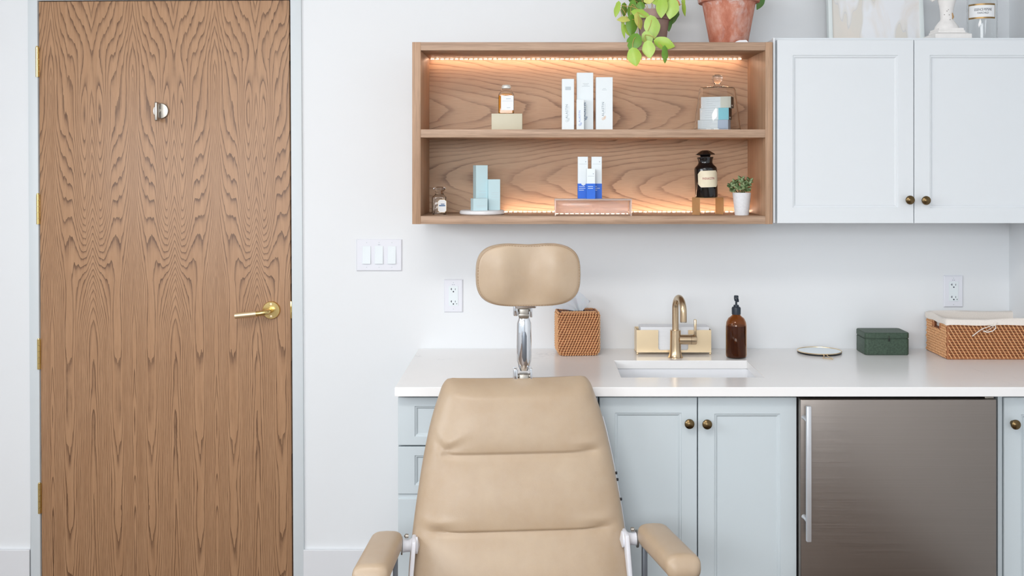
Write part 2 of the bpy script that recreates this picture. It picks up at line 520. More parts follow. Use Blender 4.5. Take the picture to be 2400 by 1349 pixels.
M_lime = leafmat('leaf_lime', (176, 206, 92), (150, 192, 70))
M_lime2 = leafmat('leaf_pale_lime', (190, 218, 122), (172, 206, 96))
M_leafg = leafmat('leaf_green', (112, 160, 58), (86, 140, 44))
M_leafd = leafmat('leaf_deep_green', (66, 118, 52), (88, 140, 66))
M_leafy = leafmat('leaf_yellow', (212, 206, 116), (190, 200, 96))
M_leaf_o = leafmat('leaf_orange', (232, 140, 96), (220, 160, 110))
M_stem = simple('stem_tan', (196, 160, 96), .6)
M_succ = leafmat('succulent_green', (148, 166, 124), (116, 140, 96))
M_succ2 = leafmat('succulent_dark', (78, 100, 62), (98, 122, 76))
M_plaster = simple('distressed_white', (236, 234, 232), .75, var=.03, vscale=60, bump=.4, bscale=90, bdist=.002)
M_chip = simple('chipped_ochre', (176, 142, 100), .8)
M_canvas_frame = simple('white_frame', (226, 234, 234), .5, var=.01)
M_floor = floorwood()
M_led = simple('led_emitter', (255, 218, 188), .5, var=0, emit=62.0)
M_ledtape = simple('led_tape', (226, 176, 130), .5, var=.02)
M_panel = simple('added_panel_glow', (255, 248, 238), .5, var=0, emit=2.0)  # glow of the added ceiling panel

# ------------------------------------------------------------------ the setting
RX = PX(2365, 0)            # right wall
LX = -2.62; FY = -6.5; H = 2.9
def struct(name, bm, m, parent=None, smooth=False, loc=None):
    o = obj(name, bm, m, parent, smooth=smooth, loc=loc)
    if parent is None: o['kind'] = 'structure'
    return o
bm = NB(); box(bm, LX-.1, RX+.1, FY-.1, .1, -.06, 0); struct('floor', bm, M_floor)
bm = NB(); box(bm, LX-.1, RX+.1, FY-.1, .1, H, H+.06); struct('ceiling', bm, M_ceil)
HX0, HX1, HZ = DOOR_X0-.035, DOOR_X1+.035, 2.165
bm = NB()
box(bm, LX-.1, HX0, 0, .1, 0, H); box(bm, HX1, RX+.1, 0, .1, 0, H); box(bm, HX0, HX1, 0, .1, HZ, H)
struct('wall_back', bm, M_wall)
bm = NB(); box(bm, RX, RX+.1, FY, 0, 0, H); struct('wall_right', bm, M_wall)
# left wall with window opening
wy0, wy1, wz0, wz1 = -4.05, -1.75, .95, 2.55
bm = NB()
box(bm, LX-.1, LX, FY, wy0, 0, H); box(bm, LX-.1, LX, wy1, 0, 0, H)
box(bm, LX-.1, LX, wy0, wy1, 0, wz0); box(bm, LX-.1, LX, wy0, wy1, wz1, H)
struct('wall_left', bm, M_wall)
fx0, fx1 = -2.25, .45
bm = NB()
box(bm, LX-.1, fx0, FY-.1, FY, 0, H); box(bm, fx1, RX+.1, FY-.1, FY, 0, H)
box(bm, fx0, fx1, FY-.1, FY, 0, 1.0); box(bm, fx0, fx1, FY-.1, FY, 2.6, H)
struct('wall_front', bm, M_wall)
# windows
w1 = thing('window_1', None, None, (LX, (wy0+wy1)/2, wz0), kind='structure')
bm = NB()
for a, b in ((wy0, wy0+.05), (wy1-.05, wy1), ((wy0+wy1)/2-.02, (wy0+wy1)/2+.02)): box(bm, LX-.08, LX-.02, a, b, wz0, wz1)
box(bm, LX-.079, LX-.021, wy0, wy1, wz0, wz0+.05); box(bm, LX-.079, LX-.021, wy0, wy1, wz1-.05, wz1)
obj('window_frame', bm, M_frame, w1, smooth=False)
bm = NB(); box(bm, LX-.053, LX-.047, wy0+.03, wy1-.03, wz0+.03, wz1-.03); obj('pane', bm, M_glass, w1, smooth=False)
w2 = thing('window_2', None, None, ((fx0+fx1)/2, FY, 1.0), kind='structure')
bm = NB()
for a, b in ((fx0, fx0+.05), (fx1-.05, fx1), ((fx0+fx1)/2-.02, (fx0+fx1)/2+.02)): box(bm, a, b, FY-.08, FY-.02, 1.0, 2.6)
box(bm, fx0, fx1, FY-.079, FY-.021, 1.0, 1.05); box(bm, fx0, fx1, FY-.079, FY-.021, 2.55, 2.6)
obj('window_frame', bm, M_frame, w2, smooth=False)
bm = NB(); box(bm, fx0+.03, fx1-.03, FY-.053, FY-.047, 1.03, 2.57); obj('pane', bm, M_glass, w2, smooth=False)
# unseen glowing ceiling panel, added to go with the overhead light
cl = thing('added_ceiling_panel', 'flat rectangular white ceiling panel added out of view to light the room', 'lamp', (-.5, -2.6, H))
bm = NB(); box(bm, -1.13, .13, -2.93, -2.27, H-.045, H, .004); obj('added_panel_frame', bm, M_frame, cl)
bm = NB(); box(bm, -1.1, .1, -2.9, -2.3, H-.05, H-.044); obj('diffuser', bm, M_panel, cl)

# baseboards
BBZ = PZ(1285, 0)
bm = NB(); box(bm, LX, PX(73, 0), -.014, 0, 0, BBZ, .002); box(bm, PX(713, 0), RX-.001, -.014, 0, 0, BBZ, .002)
struct('baseboard_back', bm, M_base)
bm = NB(); box(bm, LX, LX+.014, FY, -.014, 0, BBZ, .002); struct('baseboard_left', bm, M_base)

# door ---------------------------------------------------------------
LEAN = R(-0.31)
d = thing('door_1', None, None, (DOOR_XC, 0, 0), kind='structure')
DX0 = PX(95.5, 0); DX1 = PX(681.3, 0); DZ = PZ(2.5, 0)
zmid = PZ(674, 0)
def shiftx(x): return x
bm = NB(); box(bm, DX0, DX1, -.004, .038, .008, DZ, .0015); obj('door_panel', bm, M_door, d)
bm = NB(); box(bm, DX0-.012, DX1+.012, .040, .06, 0, DZ+.012); obj('gap_shade_backing', bm, M_dark, d, smooth=False)  # full dark sheet behind the door; its colour stands in for gap shade
hz = [PZ(144, 0), PZ(488, 0), PZ(827, 0), PZ(1164, 0)]
for z in hz:
    bm = NB(); hh = PS(35, 0)
    n = 5
    for k in range(n):
        a = z-hh+2*hh*k/n; b = z-hh+2*hh*(k+1)/n-.0008
        lathe(bm, [(0, a), (.0055, a), (.0055, b), (0, b)], DX0-.004, -.009, 0, 14)
    lathe(bm, [(0, z+hh), (.0045, z+hh), (.004, z+hh+.003), (0, z+hh+.004)], DX0-.004, -.009, 0, 12)
    hg = obj('hinge', bm, M_brass, d)
    bm = NB(); box(bm, DX0-.001, DX0+.0015, -.006, .03, z-hh, z+hh); obj('hinge_leaf', bm, M_brass, hg)
# thumb turn
tx, tz = PX(381, 0), PZ(260, 0)
bm = NB(); lathe(bm, [(0, 0.004), (.0275, .004), (.0275, .009), (.0255, .0115), (0, .0125)], tx, 0, tz, 36, axis='Y')
dl = obj('deadbolt_rose', bm, M_nickel, d)
bm = NB(); lathe(bm, [(0, .012), (.008, .012), (.008, .020), (0, .020)], tx, 0, tz, 20, axis='Y')
box(bm, tx-.0055, tx+.0055, -.042, -.018, tz-.036, tz+.030, .004, 3)
bmesh.ops.translate(bm, verts=bm.verts, vec=(-.006, 0, 0))
obj('thumb_turn', bm, M_nickel, dl)
# lever handle
hx, hzv = PX(637, 0), PZ(727, 0)
bm = NB(); lathe(bm, [(0, .004), (.031, .004), (.031, .010), (.029, .013), (.0, .0135)], hx, 0, hzv, 40, axis='Y')
ro = obj('handle_rose', bm, M_brass, d)
for dx, dz in ((0, .021), (0, -.021)):
    bm = NB(); lathe(bm, [(0, .0133), (.0045, .0133), (.004, .0145), (0, .015)], hx+dx, 0, hzv+dz, 12, axis='Y')
    obj('rose_screw', bm, M_brasss, ro)
bm = NB()
pts = [(hx, -.013, hzv), (hx, -.040, hzv), (hx-.004, -.050, hzv-.001), (hx-.014, -.056, hzv-.003), (hx-.034, -.058, hzv-.005), (hx-.042, -.058, hzv-.0055)]
tube(bm, pts, .0085, 14)
obj('lever_neck', bm, M_brass, ro)
bm = NB()
tube(bm, [(hx-.040, -.058, hzv-.0055), (PX(551, 0)*.985, -.058, hzv-.0125)], [.0095, .0105], 16)
obj('lever_grip', bm, M_brasss, ro)
bm = NB(); box(bm, DX1-.001, DX1+.004, -.005, .0, hzv-.03, hzv+.03, .0005)
lathe(bm, [(0, 0), (.004, 0), (.004, .02), (0, .02)], DX1+.002, -.002, hzv-.008, 8)
obj('latch_plate', bm, M_brass, d)
d.rotation_euler.y = LEAN
# keep mid height where it is: rotating about the floor moves the middle by zmid*sin
d.location.x += zmid*math.sin(-LEAN)
t1 = thing('trim_1', None, None, (DOOR_XC, 0, 0), kind='structure')
FXL, FXR = PX(71.5, 0), PX(710.5, 0)
FZ = DZ+.03
bm = NB(); box(bm, FXL, DX0-.0025, -.010, .1, 0, FZ, .0012); obj('jamb', bm, M_frame, t1)
bm = NB(); box(bm, DX1+.006, FXR, -.010, .1, 0, FZ, .0012); obj('jamb', bm, M_frame, t1)
bm = NB(); box(bm, FXL, FXR, -.0101, .1, DZ+.003, FZ+.01, .0012); obj('head', bm, M_frame, t1)
t1.rotation_euler.y = LEAN; t1.location.x += zmid*math.sin(-LEAN)

# ------------------------------------------------------------------ cabinet door builder
def shaker(name, parent, x0, x1, z0, z1, yf, th, rail, m, prof=.010, rec=.008):
    bm = NB()
    yb = yf+th
    o = [(x0, z0), (x1, z0), (x1, z1), (x0, z1)]
    i1 = [(x0+rail, z0+rail), (x1-rail, z0+rail), (x1-rail, z1-rail), (x0+rail, z1-rail)]
    def ins(l, q): return [(l[0][0]+q, l[0][1]+q), (l[1][0]-q, l[1][1]+q), (l[2][0]-q, l[2][1]-q), (l[3][0]+q, l[3][1]-q)]
    b = .0015
    loops = [(o, yb), (o, yf+b), (ins(o, b), yf), (i1, yf), (ins(i1, .0015), yf+.003), (ins(i1, prof*.55), yf+.0035),
             (ins(i1, prof*.75), yf+.006), (ins(i1, prof), yf+rec), (ins(i1, prof), yf+rec+.006)]
    vl = [[bm.verts.new((x, y, z)) for x, z in l] for l, y in loops]
    for a, c in zip(vl[:-1], vl[1:]):
        for k in range(4): bm.faces.new((a[k], a[(k+1) % 4], c[(k+1) % 4], c[k]))
    bm.faces.new(vl[0]); bm.faces.new(list(reversed(vl[-1])))
    bmesh.ops.recalc_face_normals(bm, faces=bm.faces)
    dr = obj(name, bm, m, parent, smooth=False)
    bm = NB(); q = prof+.0
    box(bm, i1[0][0]+q-.0003, i1[1][0]-q+.0003, yf+rec, yf+rec+.004, i1[0][1]+q-.0003, i1[2][1]-q+.0003)
    obj('panel', bm, m, dr, smooth=False)
    return dr
def knob(parent, x, z, yf, r=.0145):
    bm = NB()
    lathe(bm, [(0, 0), (.008, 0), (.0075, .003), (.005, .006), (.005, .012), (.010, .015), (r*.97, .018), (r, .021),
               (r*.93, .0245), (r*.8, .026), (r*.72, .0265), (r*.5, .029), (0, .0305)], x, yf, z, 28, axis='Y')
    return obj('knob', bm, M_antique, parent)

# ------------------------------------------------------------------ wall cabinet (upper right)
UY = -.33
UZ0, UZ1 = PZ(523, UY), PZ(90, UY)
ux0 = PX(1813, UY)
uc = thing('wall_cabinet', 'pale white wall cabinet with two panelled doors beside the walnut shelf', 'cabinet', (ux0, 0, UZ0))
bm = NB()
box(bm, ux0, ux0+.018, UY+.022, -.001, UZ0+.003, UZ1, .001)
box(bm, ux0+.018, RX-.004, UY+.022, -.001, UZ0+.003, UZ0+.02)
box(bm, ux0+.018, RX-.004, UY+.022, -.001, UZ1-.018, UZ1)
box(bm, RX-.022, RX-.002, UY+.022, -.001, UZ0+.02, UZ1-.018)
box(bm, ux0+.018, RX-.022, -.012, -.001, UZ0+.02, UZ1-.018)
obj('carcass', bm, M_cab, uc, smooth=False)
bm = NB(); box(bm, ux0-.001, RX-.003, UY+.0205, UY+.0215, UZ1-.006, UZ1+.004); box(bm, ux0-.001, ux0+.0055, UY+.002, UY+.02, UZ0+.001, UZ1+.003, .001)
obj('filler_strip', bm, M_cab, uc, smooth=False)
s1x = PX(2142.5, UY)
dz0, dz1 = UZ0, PZ(93, UY)
d1 = shaker('door', uc, PX(1822, UY), s1x-.0012, dz0, dz1, UY, .019, PS(36, UY), M_cab)
d2 = shaker('door', uc, s1x+.0012, PX(2462, UY), dz0, dz1, UY, .019, PS(36, UY), M_cab)
knob(d1, PX(2128, UY), PZ(468, UY), UY); knob(d2, PX(2165.5, UY), PZ(469, UY), UY)

# ------------------------------------------------------------------ open walnut shelf
SY = -.335; SB = -.045
sx0, sx1 = PX(966, SY), PX(1811, SY)
sz0, sz1 = PZ(525, SY), PZ(98.5, SY)
sh = thing('wall_shelf', 'walnut open wall shelf with two lit compartments', 'shelf', (sx0, 0, sz0))
bt = PS(20, SY)
zin1 = PZ(118, SY); zin0 = PZ(506, SY)
zs1, zs0 = PZ(303, SY), PZ(322, SY)
bm = NB(); box(bm, sx0, sx0+bt, SY, -.002, sz0, sz1, .001); obj('side_panel', bm, M_wz, sh)
bm = NB(); box(bm, sx1-PS(17, SY), sx1, SY, -.002, sz0, sz1, .001); obj('side_panel', bm, M_wz, sh)
ix0, ix1 = sx0+bt, sx1-PS(17, SY)
bm = NB(); box(bm, ix0, ix1, SY+.0005, -.002, zin1, sz1-.0003, .0008); obj('top_panel', bm, M_wx, sh)
bm = NB(); box(bm, ix0, ix1, SY+.0005, -.002, sz0+.0003, zin0, .0008); obj('bottom_panel', bm, M_wx, sh)
bm = NB(); box(bm, ix0, ix1, SY+.001, SB, zs0, zs1, .0008); obj('shelf_board', bm, M_wx, sh)
zc = (zs0+zs1)/2
bm = NB(); box(bm, ix0, ix1, SB, -.003, zc, zin1); obj('back_panel', bm, M_back1, sh, smooth=False)
bm = NB(); box(bm, ix0, ix1, SB, -.003, zin0, zc); obj('back_panel', bm, M_back2, sh, smooth=False)
# LED tapes
def led(zt, zsgn, xa, xb):
    bm = NB(); box(bm, xa, xb, SB-.026, SB-.016, min(zt, zt+zsgn*.0012), max(zt, zt+zsgn*.0012)); tp = obj('led_tape', bm, M_ledtape, sh, smooth=False)
    bm = NB(); n = int((xb-xa)/.0165)
    for k in range(n):
        x = xa+.004+k*.0165
        box(bm, x, x+.010, SB-.0222, SB-.0200, min(zt+zsgn*.0012, zt+zsgn*.0024), max(zt+zsgn*.0012, zt+zsgn*.0024))
    tag(obj('diodes', bm, M_led, tp, smooth=False), kind='stuff')
led(zin1, -1, ix0+.004, PX(1738, SB))
led(zin0, 1, PX(1180, SB), PX(1752, SB))
FU, FL, FT = zs1, zin0, sz1     # floor heights: upper compartment, lower compartment, top of shelf

# ------------------------------------------------------------------ counter, base cabinets, fridge
CY0 = -.66; CZ = .91
CZ = PZ(907, CY0); CT = PS(22, CY0)
cx0 = PX(925, CY0)
sinkx0, sinkx1 = PX(1440, -.233), PX(1750, -.233)
sinky0, sinky1 = -.515, -.233
ct = NB()
E = .0015
box(ct, cx0, sinkx0, CY0, -.001, CZ-CT, CZ, E); box(ct, sinkx1, RX-.001, CY0, -.001, CZ-CT, CZ, E)
bmesh.ops.delete(ct, geom=list(ct.verts), context='VERTS')
# one slab with a hole
xs = [cx0, sinkx0, sinkx1, RX-.001]; ys = [CY0, sinky0, sinky1, -.001]
def slab(bm, xs, ys, z0, z1):
    g = {}
    for zi, z in enumerate((z0, z1)):
        for i, x in enumerate(xs):
            for j, y in enumerate(ys): g[i, j, zi] = bm.verts.new((x, y, z))
    for i in range(3):
        for j in range(3):
            if i == 1 and j == 1: continue
            bm.faces.new([g[i, j, 1], g[i+1, j, 1], g[i+1, j+1, 1], g[i, j+1, 1]])
            bm.faces.new([g[i, j, 0], g[i, j+1, 0], g[i+1, j+1, 0], g[i+1, j, 0]])
    for i in range(3):
        for j, s in ((0, 1), (3, -1)): bm.faces.new([g[i, j, 0], g[i+1, j, 0], g[i+1, j, 1], g[i, j, 1]])
        for j, s in ((0, 1), (3, -1)): bm.faces.new([g[j, i, 0], g[j, i+1, 0], g[j, i+1, 1], g[j, i, 1]])
    for a, b, c, e in ((1, 1, 2, 1), (2, 1, 2, 2), (2, 2, 1, 2), (1, 2, 1, 1)):
        bm.faces.new([g[a, b, 0], g[c, e, 0], g[c, e, 1], g[a, b, 1]])
    bmesh.ops.recalc_face_normals(bm, faces=bm.faces)
    es = [e for e in bm.edges if len(e.link_faces) == 2 and e.calc_face_angle(0) > 1]
    bmesh.ops.bevel(bm, geom=es, offset=.0015, segments=2, affect='EDGES')
slab(ct, xs, ys, CZ-CT, CZ)
cto = obj('countertop', ct, M_quartz, None, loc=(cx0, 0, CZ))
tag(cto, 'white quartz countertop with faint grey veins and a sink cutout', 'countertop')
# sink
sk = thing('sink', 'white undermount rectangular sink set in the countertop below the brass faucet', 'sink', ((sinkx0+sinkx1)/2, (sinky0+sinky1)/2, CZ-CT-.15))
bm = NB()
o1 = rrect(sinkx0-.004, sinkx1+.004, sinky0-.004, sinky1+.004, .02)
o2 = rrect(sinkx0+.004, sinkx1-.004, sinky0+.004, sinky1-.004, .03)
o3 = rrect(sinkx0+.02, sinkx1-.02, sinky0+.02, sinky1-.02, .03)
oo = rrect(sinkx0-.02, sinkx1+.02, sinky0-.02, sinky1+.02, .02)
ztop = CZ-CT-.0005
seq = [(oo, ztop), (o1, ztop), (o2, ztop-.13), (o3, ztop-.145)]
vl = [[bm.verts.new((x, y, z)) for x, y in l] for l, z in seq]
for a, b in zip(vl[:-1], vl[1:]):
    n = len(a)
    for k in range(n): bm.faces.new((a[k], a[(k+1) % n], b[(k+1) % n], b[k]))
bm.faces.new(vl[-1])
vo = [[bm.verts.new((x, y, z)) for x, y in l] for l, z in ((oo, ztop-.16),)]
n = len(vl[0])
for k in range(n): bm.faces.new((vl[0][k], vo[0][k], vo[0][(k+1) % n], vl[0][(k+1) % n]))
bm.faces.new(vo[0])
bmesh.ops.recalc_face_normals(bm, faces=bm.faces)
obj('basin', bm, M_ceramic, sk)
bm = NB(); lathe(bm, [(.022, 0), (.022, .002), (.016, .003), (.012, .001), (0, .001)], (sinkx0+sinkx1)/2, -.33, ztop-.145, 24); obj('drain', bm, M_brassf, sk)

BY = -.625
bz1 = PZ(931, BY); bz0 = .10
# drawer unit
bx0, bx1 = PX(932, BY), PX(1403, BY)
du = thing('drawer_cabinet', 'pale blue base cabinet with stacked drawers, left end behind the chair', 'cabinet', (bx0, 0, 0))
def carcass(parent, x0, x1, top=CZ-CT, hollow=True):
    bm = NB(); yb = BY+.020; t = .018
    box(bm, x0, x0+t, yb, -.002, 0, top-.0005); box(bm, x1-t, x1, yb, -.002, 0, top-.0005)
    box(bm, x0+t, x1-t, yb, -.002, bz0-.02, bz0); box(bm, x0+t, x1-t, -.014, -.002, bz0, top-.0005)
    box(bm, x0+t, x1-t, yb, yb+.018, top-.03, top-.0005)
    box(bm, x0+t, x1-t, yb+.05, yb+.068, 0, bz0-.02)
    obj('carcass', bm, M_cabb, parent, smooth=False)
    bm = NB(); box(bm, x0+t, x1-t, yb+.001, yb+.003, bz0+.001, top-.031); obj('shadow_board', bm, M_dark, parent, smooth=False)
carcass(du, bx0, bx1-.0006)
zz = [(PZ(1043, BY), bz1), (PZ(1157, BY), PZ(1046.5, BY)), (PZ(1157, BY)-.012-.25, PZ(1168, BY)), (bz0, PZ(1168, BY)-.255)]
for a, b in zz:
    dd = shaker('drawer', du, bx0+.001, bx1-.003, a, b, BY, .019, PS(38 if b-a > .2 else 21, BY), M_cabb, prof=.007) if False else None
    # drawer fronts: wide side stiles, slim rails
    bm = NB()
for a, b in zz:
    bm = NB(); x0, x1 = bx0+.001, bx1-.003
    sxm, szm = PS(39, BY), PS(20, BY) if (b-a) < .2 else PS(39, BY)
    def L(qx, qz): return [(x0+qx, a+qz), (x1-qx, a+qz), (x1-qx, b-qz), (x0+qx, b-qz)]
    loops = [(L(0, 0), BY+.019), (L(0, 0), BY+.0015), (L(.0015, .0015), BY), (L(sxm, szm), BY), (L(sxm+.0015, szm+.0015), BY+.003),
             (L(sxm+.005, szm+.005), BY+.0035), (L(sxm+.007, szm+.007), BY+.006), (L(sxm+.009, szm+.009), BY+.008)]
    vl = [[bm.verts.new((x, y, z)) for x, z in l] for l, y in loops]
    for p, q in zip(vl[:-1], vl[1:]):
        for k in range(4): bm.faces.new((p[k], p[(k+1) % 4], q[(k+1) % 4], q[k]))
    bm.faces.new(vl[0]); bm.faces.new(list(reversed(vl[-1])))
    bmesh.ops.recalc_face_normals(bm, faces=bm.faces)
    dr = obj('drawer', bm, M_cabb, du, smooth=False)
    knob(dr, (x0+x1)/2, (a+b)/2, BY+.008)
bm = NB(); box(bm, bx0+.001, bx1-.003, BY+.006, BY+.0195, PZ(1169, BY), PZ(1156, BY)); obj('rail', bm, M_cabb, du, smooth=False)
# sink base cabinet with two doors
ex0, ex1 = PX(1404.5, BY), PX(1868, BY)
sc = thing('base_cabinet', 'pale blue two-door base cabinet under the sink', 'cabinet', (ex0, 0, 0))
carcass(sc, ex0+.0002, ex1)
# hollow the upper board so that the sink has room is not needed: the basin hangs inside
mx = PX(1635, BY)
e1 = shaker('door', sc, ex0+.001, mx-.0016, bz0, bz1, BY, .019, PS(36, BY), M_cabb)
e2 = shaker('door', sc, mx+.0016, ex1-.001, bz0, bz1, BY, .019, PS(38, BY), M_cabb)
knob(e1, PX(1616, BY-.02), PZ(993, BY-.02), BY); knob(e2, PX(1657.5, BY-.02), PZ(994, BY-.02), BY)
# right base cabinet
gx0 = PX(2339, BY)
rc = thing('base_cabinet', 'pale blue base cabinet to the right of the steel fridge', 'cabinet', (gx0, 0, 0))
carcass(rc, gx0+.002, RX-.003)
bm = NB(); box(bm, gx0+.002, PX(2351, BY), BY+.006, BY+.0195, bz0, CZ-CT-.001, .001); obj('filler_strip', bm, M_cabb, rc, smooth=False)
g1 = shaker('door', rc, PX(2353, BY), RX-.006, bz0, bz1, BY, .019, PS(40, BY), M_cabb)
knob(g1, PX(2380.5, BY-.02), PZ(994.5, BY-.02), BY)
# fridge
fr = thing('fridge', 'stainless steel undercounter fridge with vertical bar handle', 'fridge', (PX(2105, BY), 0, 0))
fy = -.655
fxa, fxb = PX(1876, fy), PX(2336, fy)
bm = NB(); box(bm, ex1+.003, gx0-.002, -.60, -.03, .02, PZ(936, BY)-.006, .003); obj('body', bm, M_black, fr)
bm = NB(); box(bm, fxa-.002, fxb+.002, -.612, -.600, .06, PZ(938, fy)); obj('gasket', bm, M_black, fr, smooth=False)
fzt = PZ(935.5, fy)
bm = NB(); box(bm, fxa, fxb, fy, -.612, .08, fzt, .003, 3)
fd = obj('door', bm, M_steel, fr)
bm = NB(); hxx = PX(1895, fy-.04)
box(bm, hxx-.0068, hxx+.0068, fy-.048, fy-.034, PZ(1268, fy-.04), PZ(951, fy-.04), .002, 2)
hdl = obj('handle', bm, M_steelh, fd)
for py in (985, 1220):
    z = PZ(py, fy-.03)
    bm = NB(); tube(bm, [(hxx, fy-.036, z-.004), (hxx, fy-.022, z-.002), (hxx-.003, fy-.008, z+.002), (hxx-.004, fy, z+.003)], [.005, .0045, .005, .007], 12); obj('handle_post', bm, M_steelh, hdl)
bm = NB(); box(bm, fxb-.03, fxb-.004, fy+.01, -.60, fzt+.0005, fzt+.005, .001); obj('hinge_cap', bm, M_nickel, fr)
bm = NB(); box(bm, ex1+.01, gx0-.01, -.60, -.585, 0, .08); obj('kick_plate', bm, M_black, fr, smooth=False)
for sx_ in (fxa+.03, fxb-.03):
    bm = NB(); lathe(bm, [(0, 0), (.018, 0), (.018, .02), (0, .02)], sx_, -.1, 0, 16); obj('foot', bm, M_black, fr)

# ------------------------------------------------------------------ switch and outlets
def plate_base(bm, x0, x1, z0, z1):
    b = .003
    loops = [((x0, x1, z0, z1), -.0005), ((x0, x1, z0, z1), -.0025), ((x0+b, x1-b, z0+b, z1-b), -.006)]
    vl = []
    for (a, c, e, f), y in loops: vl.append([bm.verts.new(p) for p in ((a, y, e), (c, y, e), (c, y, f), (a, y, f))])
    for p, q in zip(vl[:-1], vl[1:]):
        for k in range(4): bm.faces.new((p[k], p[(k+1) % 4], q[(k+1) % 4], q[k]))
    bm.faces.new(vl[-1]); bm.faces.new(vl[0])
    bmesh.ops.recalc_face_normals(bm, faces=bm.faces)
sw = thing('light_switch', 'white triple rocker switch plate on the wall right of the door', 'switch', (PX(889, 0), 0, PZ(597, 0)))
bm = NB(); plate_base(bm, PX(835.5, 0), PX(942.5, 0), PZ(634.5, 0), PZ(560, 0)); obj('plate', bm, M_plate, sw, smooth=False)
for c in (860, 889, 919):
    x = PX(c, 0); hw = PS(9.5, 0); z0, z1 = PZ(617.5, 0), PZ(576, 0)
    bm = NB(); plate = rrect(x-hw-.0015, x+hw+.0015, z0-.0015, z1+.0015, .001, 2); prism(bm, plate, -.0066, -.0058); obj('rocker_frame', bm, M_plate, sw, smooth=False)
    bm = NB()
    v = [bm.verts.new(p) for p in ((x-hw, -.0062, z0), (x+hw, -.0062, z0), (x+hw, -.0062, z1), (x-hw, -.0062, z1),
                                   (x-hw, -.0125, z0), (x+hw, -.0125, z0), (x+hw, -.0072, z1), (x-hw, -.0072, z1))]
    for f in ((0, 1, 5, 4), (1, 2, 6, 5), (2, 3, 7, 6), (3, 0, 4, 7), (4, 5, 6, 7), (3, 2, 1, 0)): bm.faces.new([v[i] for i in f])
    bmesh.ops.recalc_face_normals(bm, faces=bm.faces)
    bmesh.ops.bevel(bm, geom=list(bm.edges), offset=.0006, segments=1, affect='EDGES')
    obj('rocker', bm, M_card, sw, smooth=False)
    for zz_ in (z0-.012, z1+.012):
        bm = NB(); lathe(bm, [(0, .0055), (.0016, .0055), (.0014, .0066), (0, .0068)], x, 0, zz_, 10, axis='Y'); obj('screw', bm, M_inkg, sw)
bm = NB()
for k in (-1, 1): box(bm, PX(889, 0)+k*.0022-.0012, PX(889, 0)+k*.0022+.0012, -.0064, -.0058, PZ(573, 0)-.0008, PZ(573, 0)+.0008)
tag(obj('marking', bm, M_ink, sw, smooth=False), kind='stuff')
def outlet(x0p, x1p, y0p, y1p, label):
    xc = PX((x0p+x1p)/2, 0); zc_ = PZ((y0p+y1p)/2, 0)
    o = thing('wall_outlet', label, 'outlet', (xc, 0, zc_), 'wall outlets')
    bm = NB(); plate_base(bm, PX(x0p, 0), PX(x1p, 0), PZ(y1p, 0), PZ(y0p, 0)); obj('plate', bm, M_plate, o, smooth=False)
    bm = NB(); prism(bm, rrect(xc-.0165, xc+.0165, zc_-.034, zc_+.034, .002, 3), -.0078, -.0058, .0004); so = obj('socket_insert', bm, M_card, o, smooth=False)
    bm = NB()
    for s in (.0215, -.0215):
        zq = zc_+s
        box(bm, xc-.0075, xc-.0055, -.0083, -.0076, zq-.001, zq+.006); box(bm, xc-.0105, xc-.0075, -.0083, -.0076, zq+.0018, zq+.0032)
        box(bm, xc+.0058, xc+.0074, -.0083, -.0076, zq-.001, zq+.005)
        lathe(bm, [(0, .0076), (.0024, .0076), (.0024, .0083), (0, .0083)], xc, 0, zq-.0065, 12, axis='Y')
    lathe(bm, [(0, .0076), (.0015, .0076), (.0015, .0083), (0, .0083)], xc+.0112, 0, zc_-.0275, 10, axis='Y')
    tag(obj('slots', bm, M_inkk, so, smooth=False), kind='stuff')
    for s in (-.046, .046):
        bm = NB(); lathe(bm, [(0, .0055), (.0016, .0055), (.0014, .0066), (0, .0068)], xc, 0, zc_+s, 10, axis='Y'); obj('screw', bm, M_inkg, o)
    bm = NB()
    for k in (-1, 1): box(bm, xc+k*.003-.0016, xc+k*.003+.0016, -.0064, -.0058, zc_+.0385, zc_+.040)
    tag(obj('marking', bm, M_ink, o, smooth=False), kind='stuff')
outlet(1041, 1085, 654, 731, 'white wall outlet left of the rattan tissue box, beside the chair headrest')
outlet(2211, 2256, 645, 719, 'white wall outlet above the lined rattan basket')

# ------------------------------------------------------------------ treatment chair
CHX, CHY = -.028, -.95
ch = thing('treatment_chair', 'tan leather treatment chair with padded headrest and two armrests', 'chair', (CHX, CHY, 0))
def lerp1(t, tab):
    if t <= tab[0][0]: return tab[0][1]
    for (a, va), (b, vb) in zip(tab[:-1], tab[1:]):
        if t <= b:
            k = (t-a)/(b-a); return va+(vb-va)*k
    return tab[-1][1]
def smoothtab(t, tab):
    # catmull style smoothing by averaging
    e = .03
    return sum(lerp1(t+k*e, tab) for k in (-2, -1, 0, 1, 2))/5
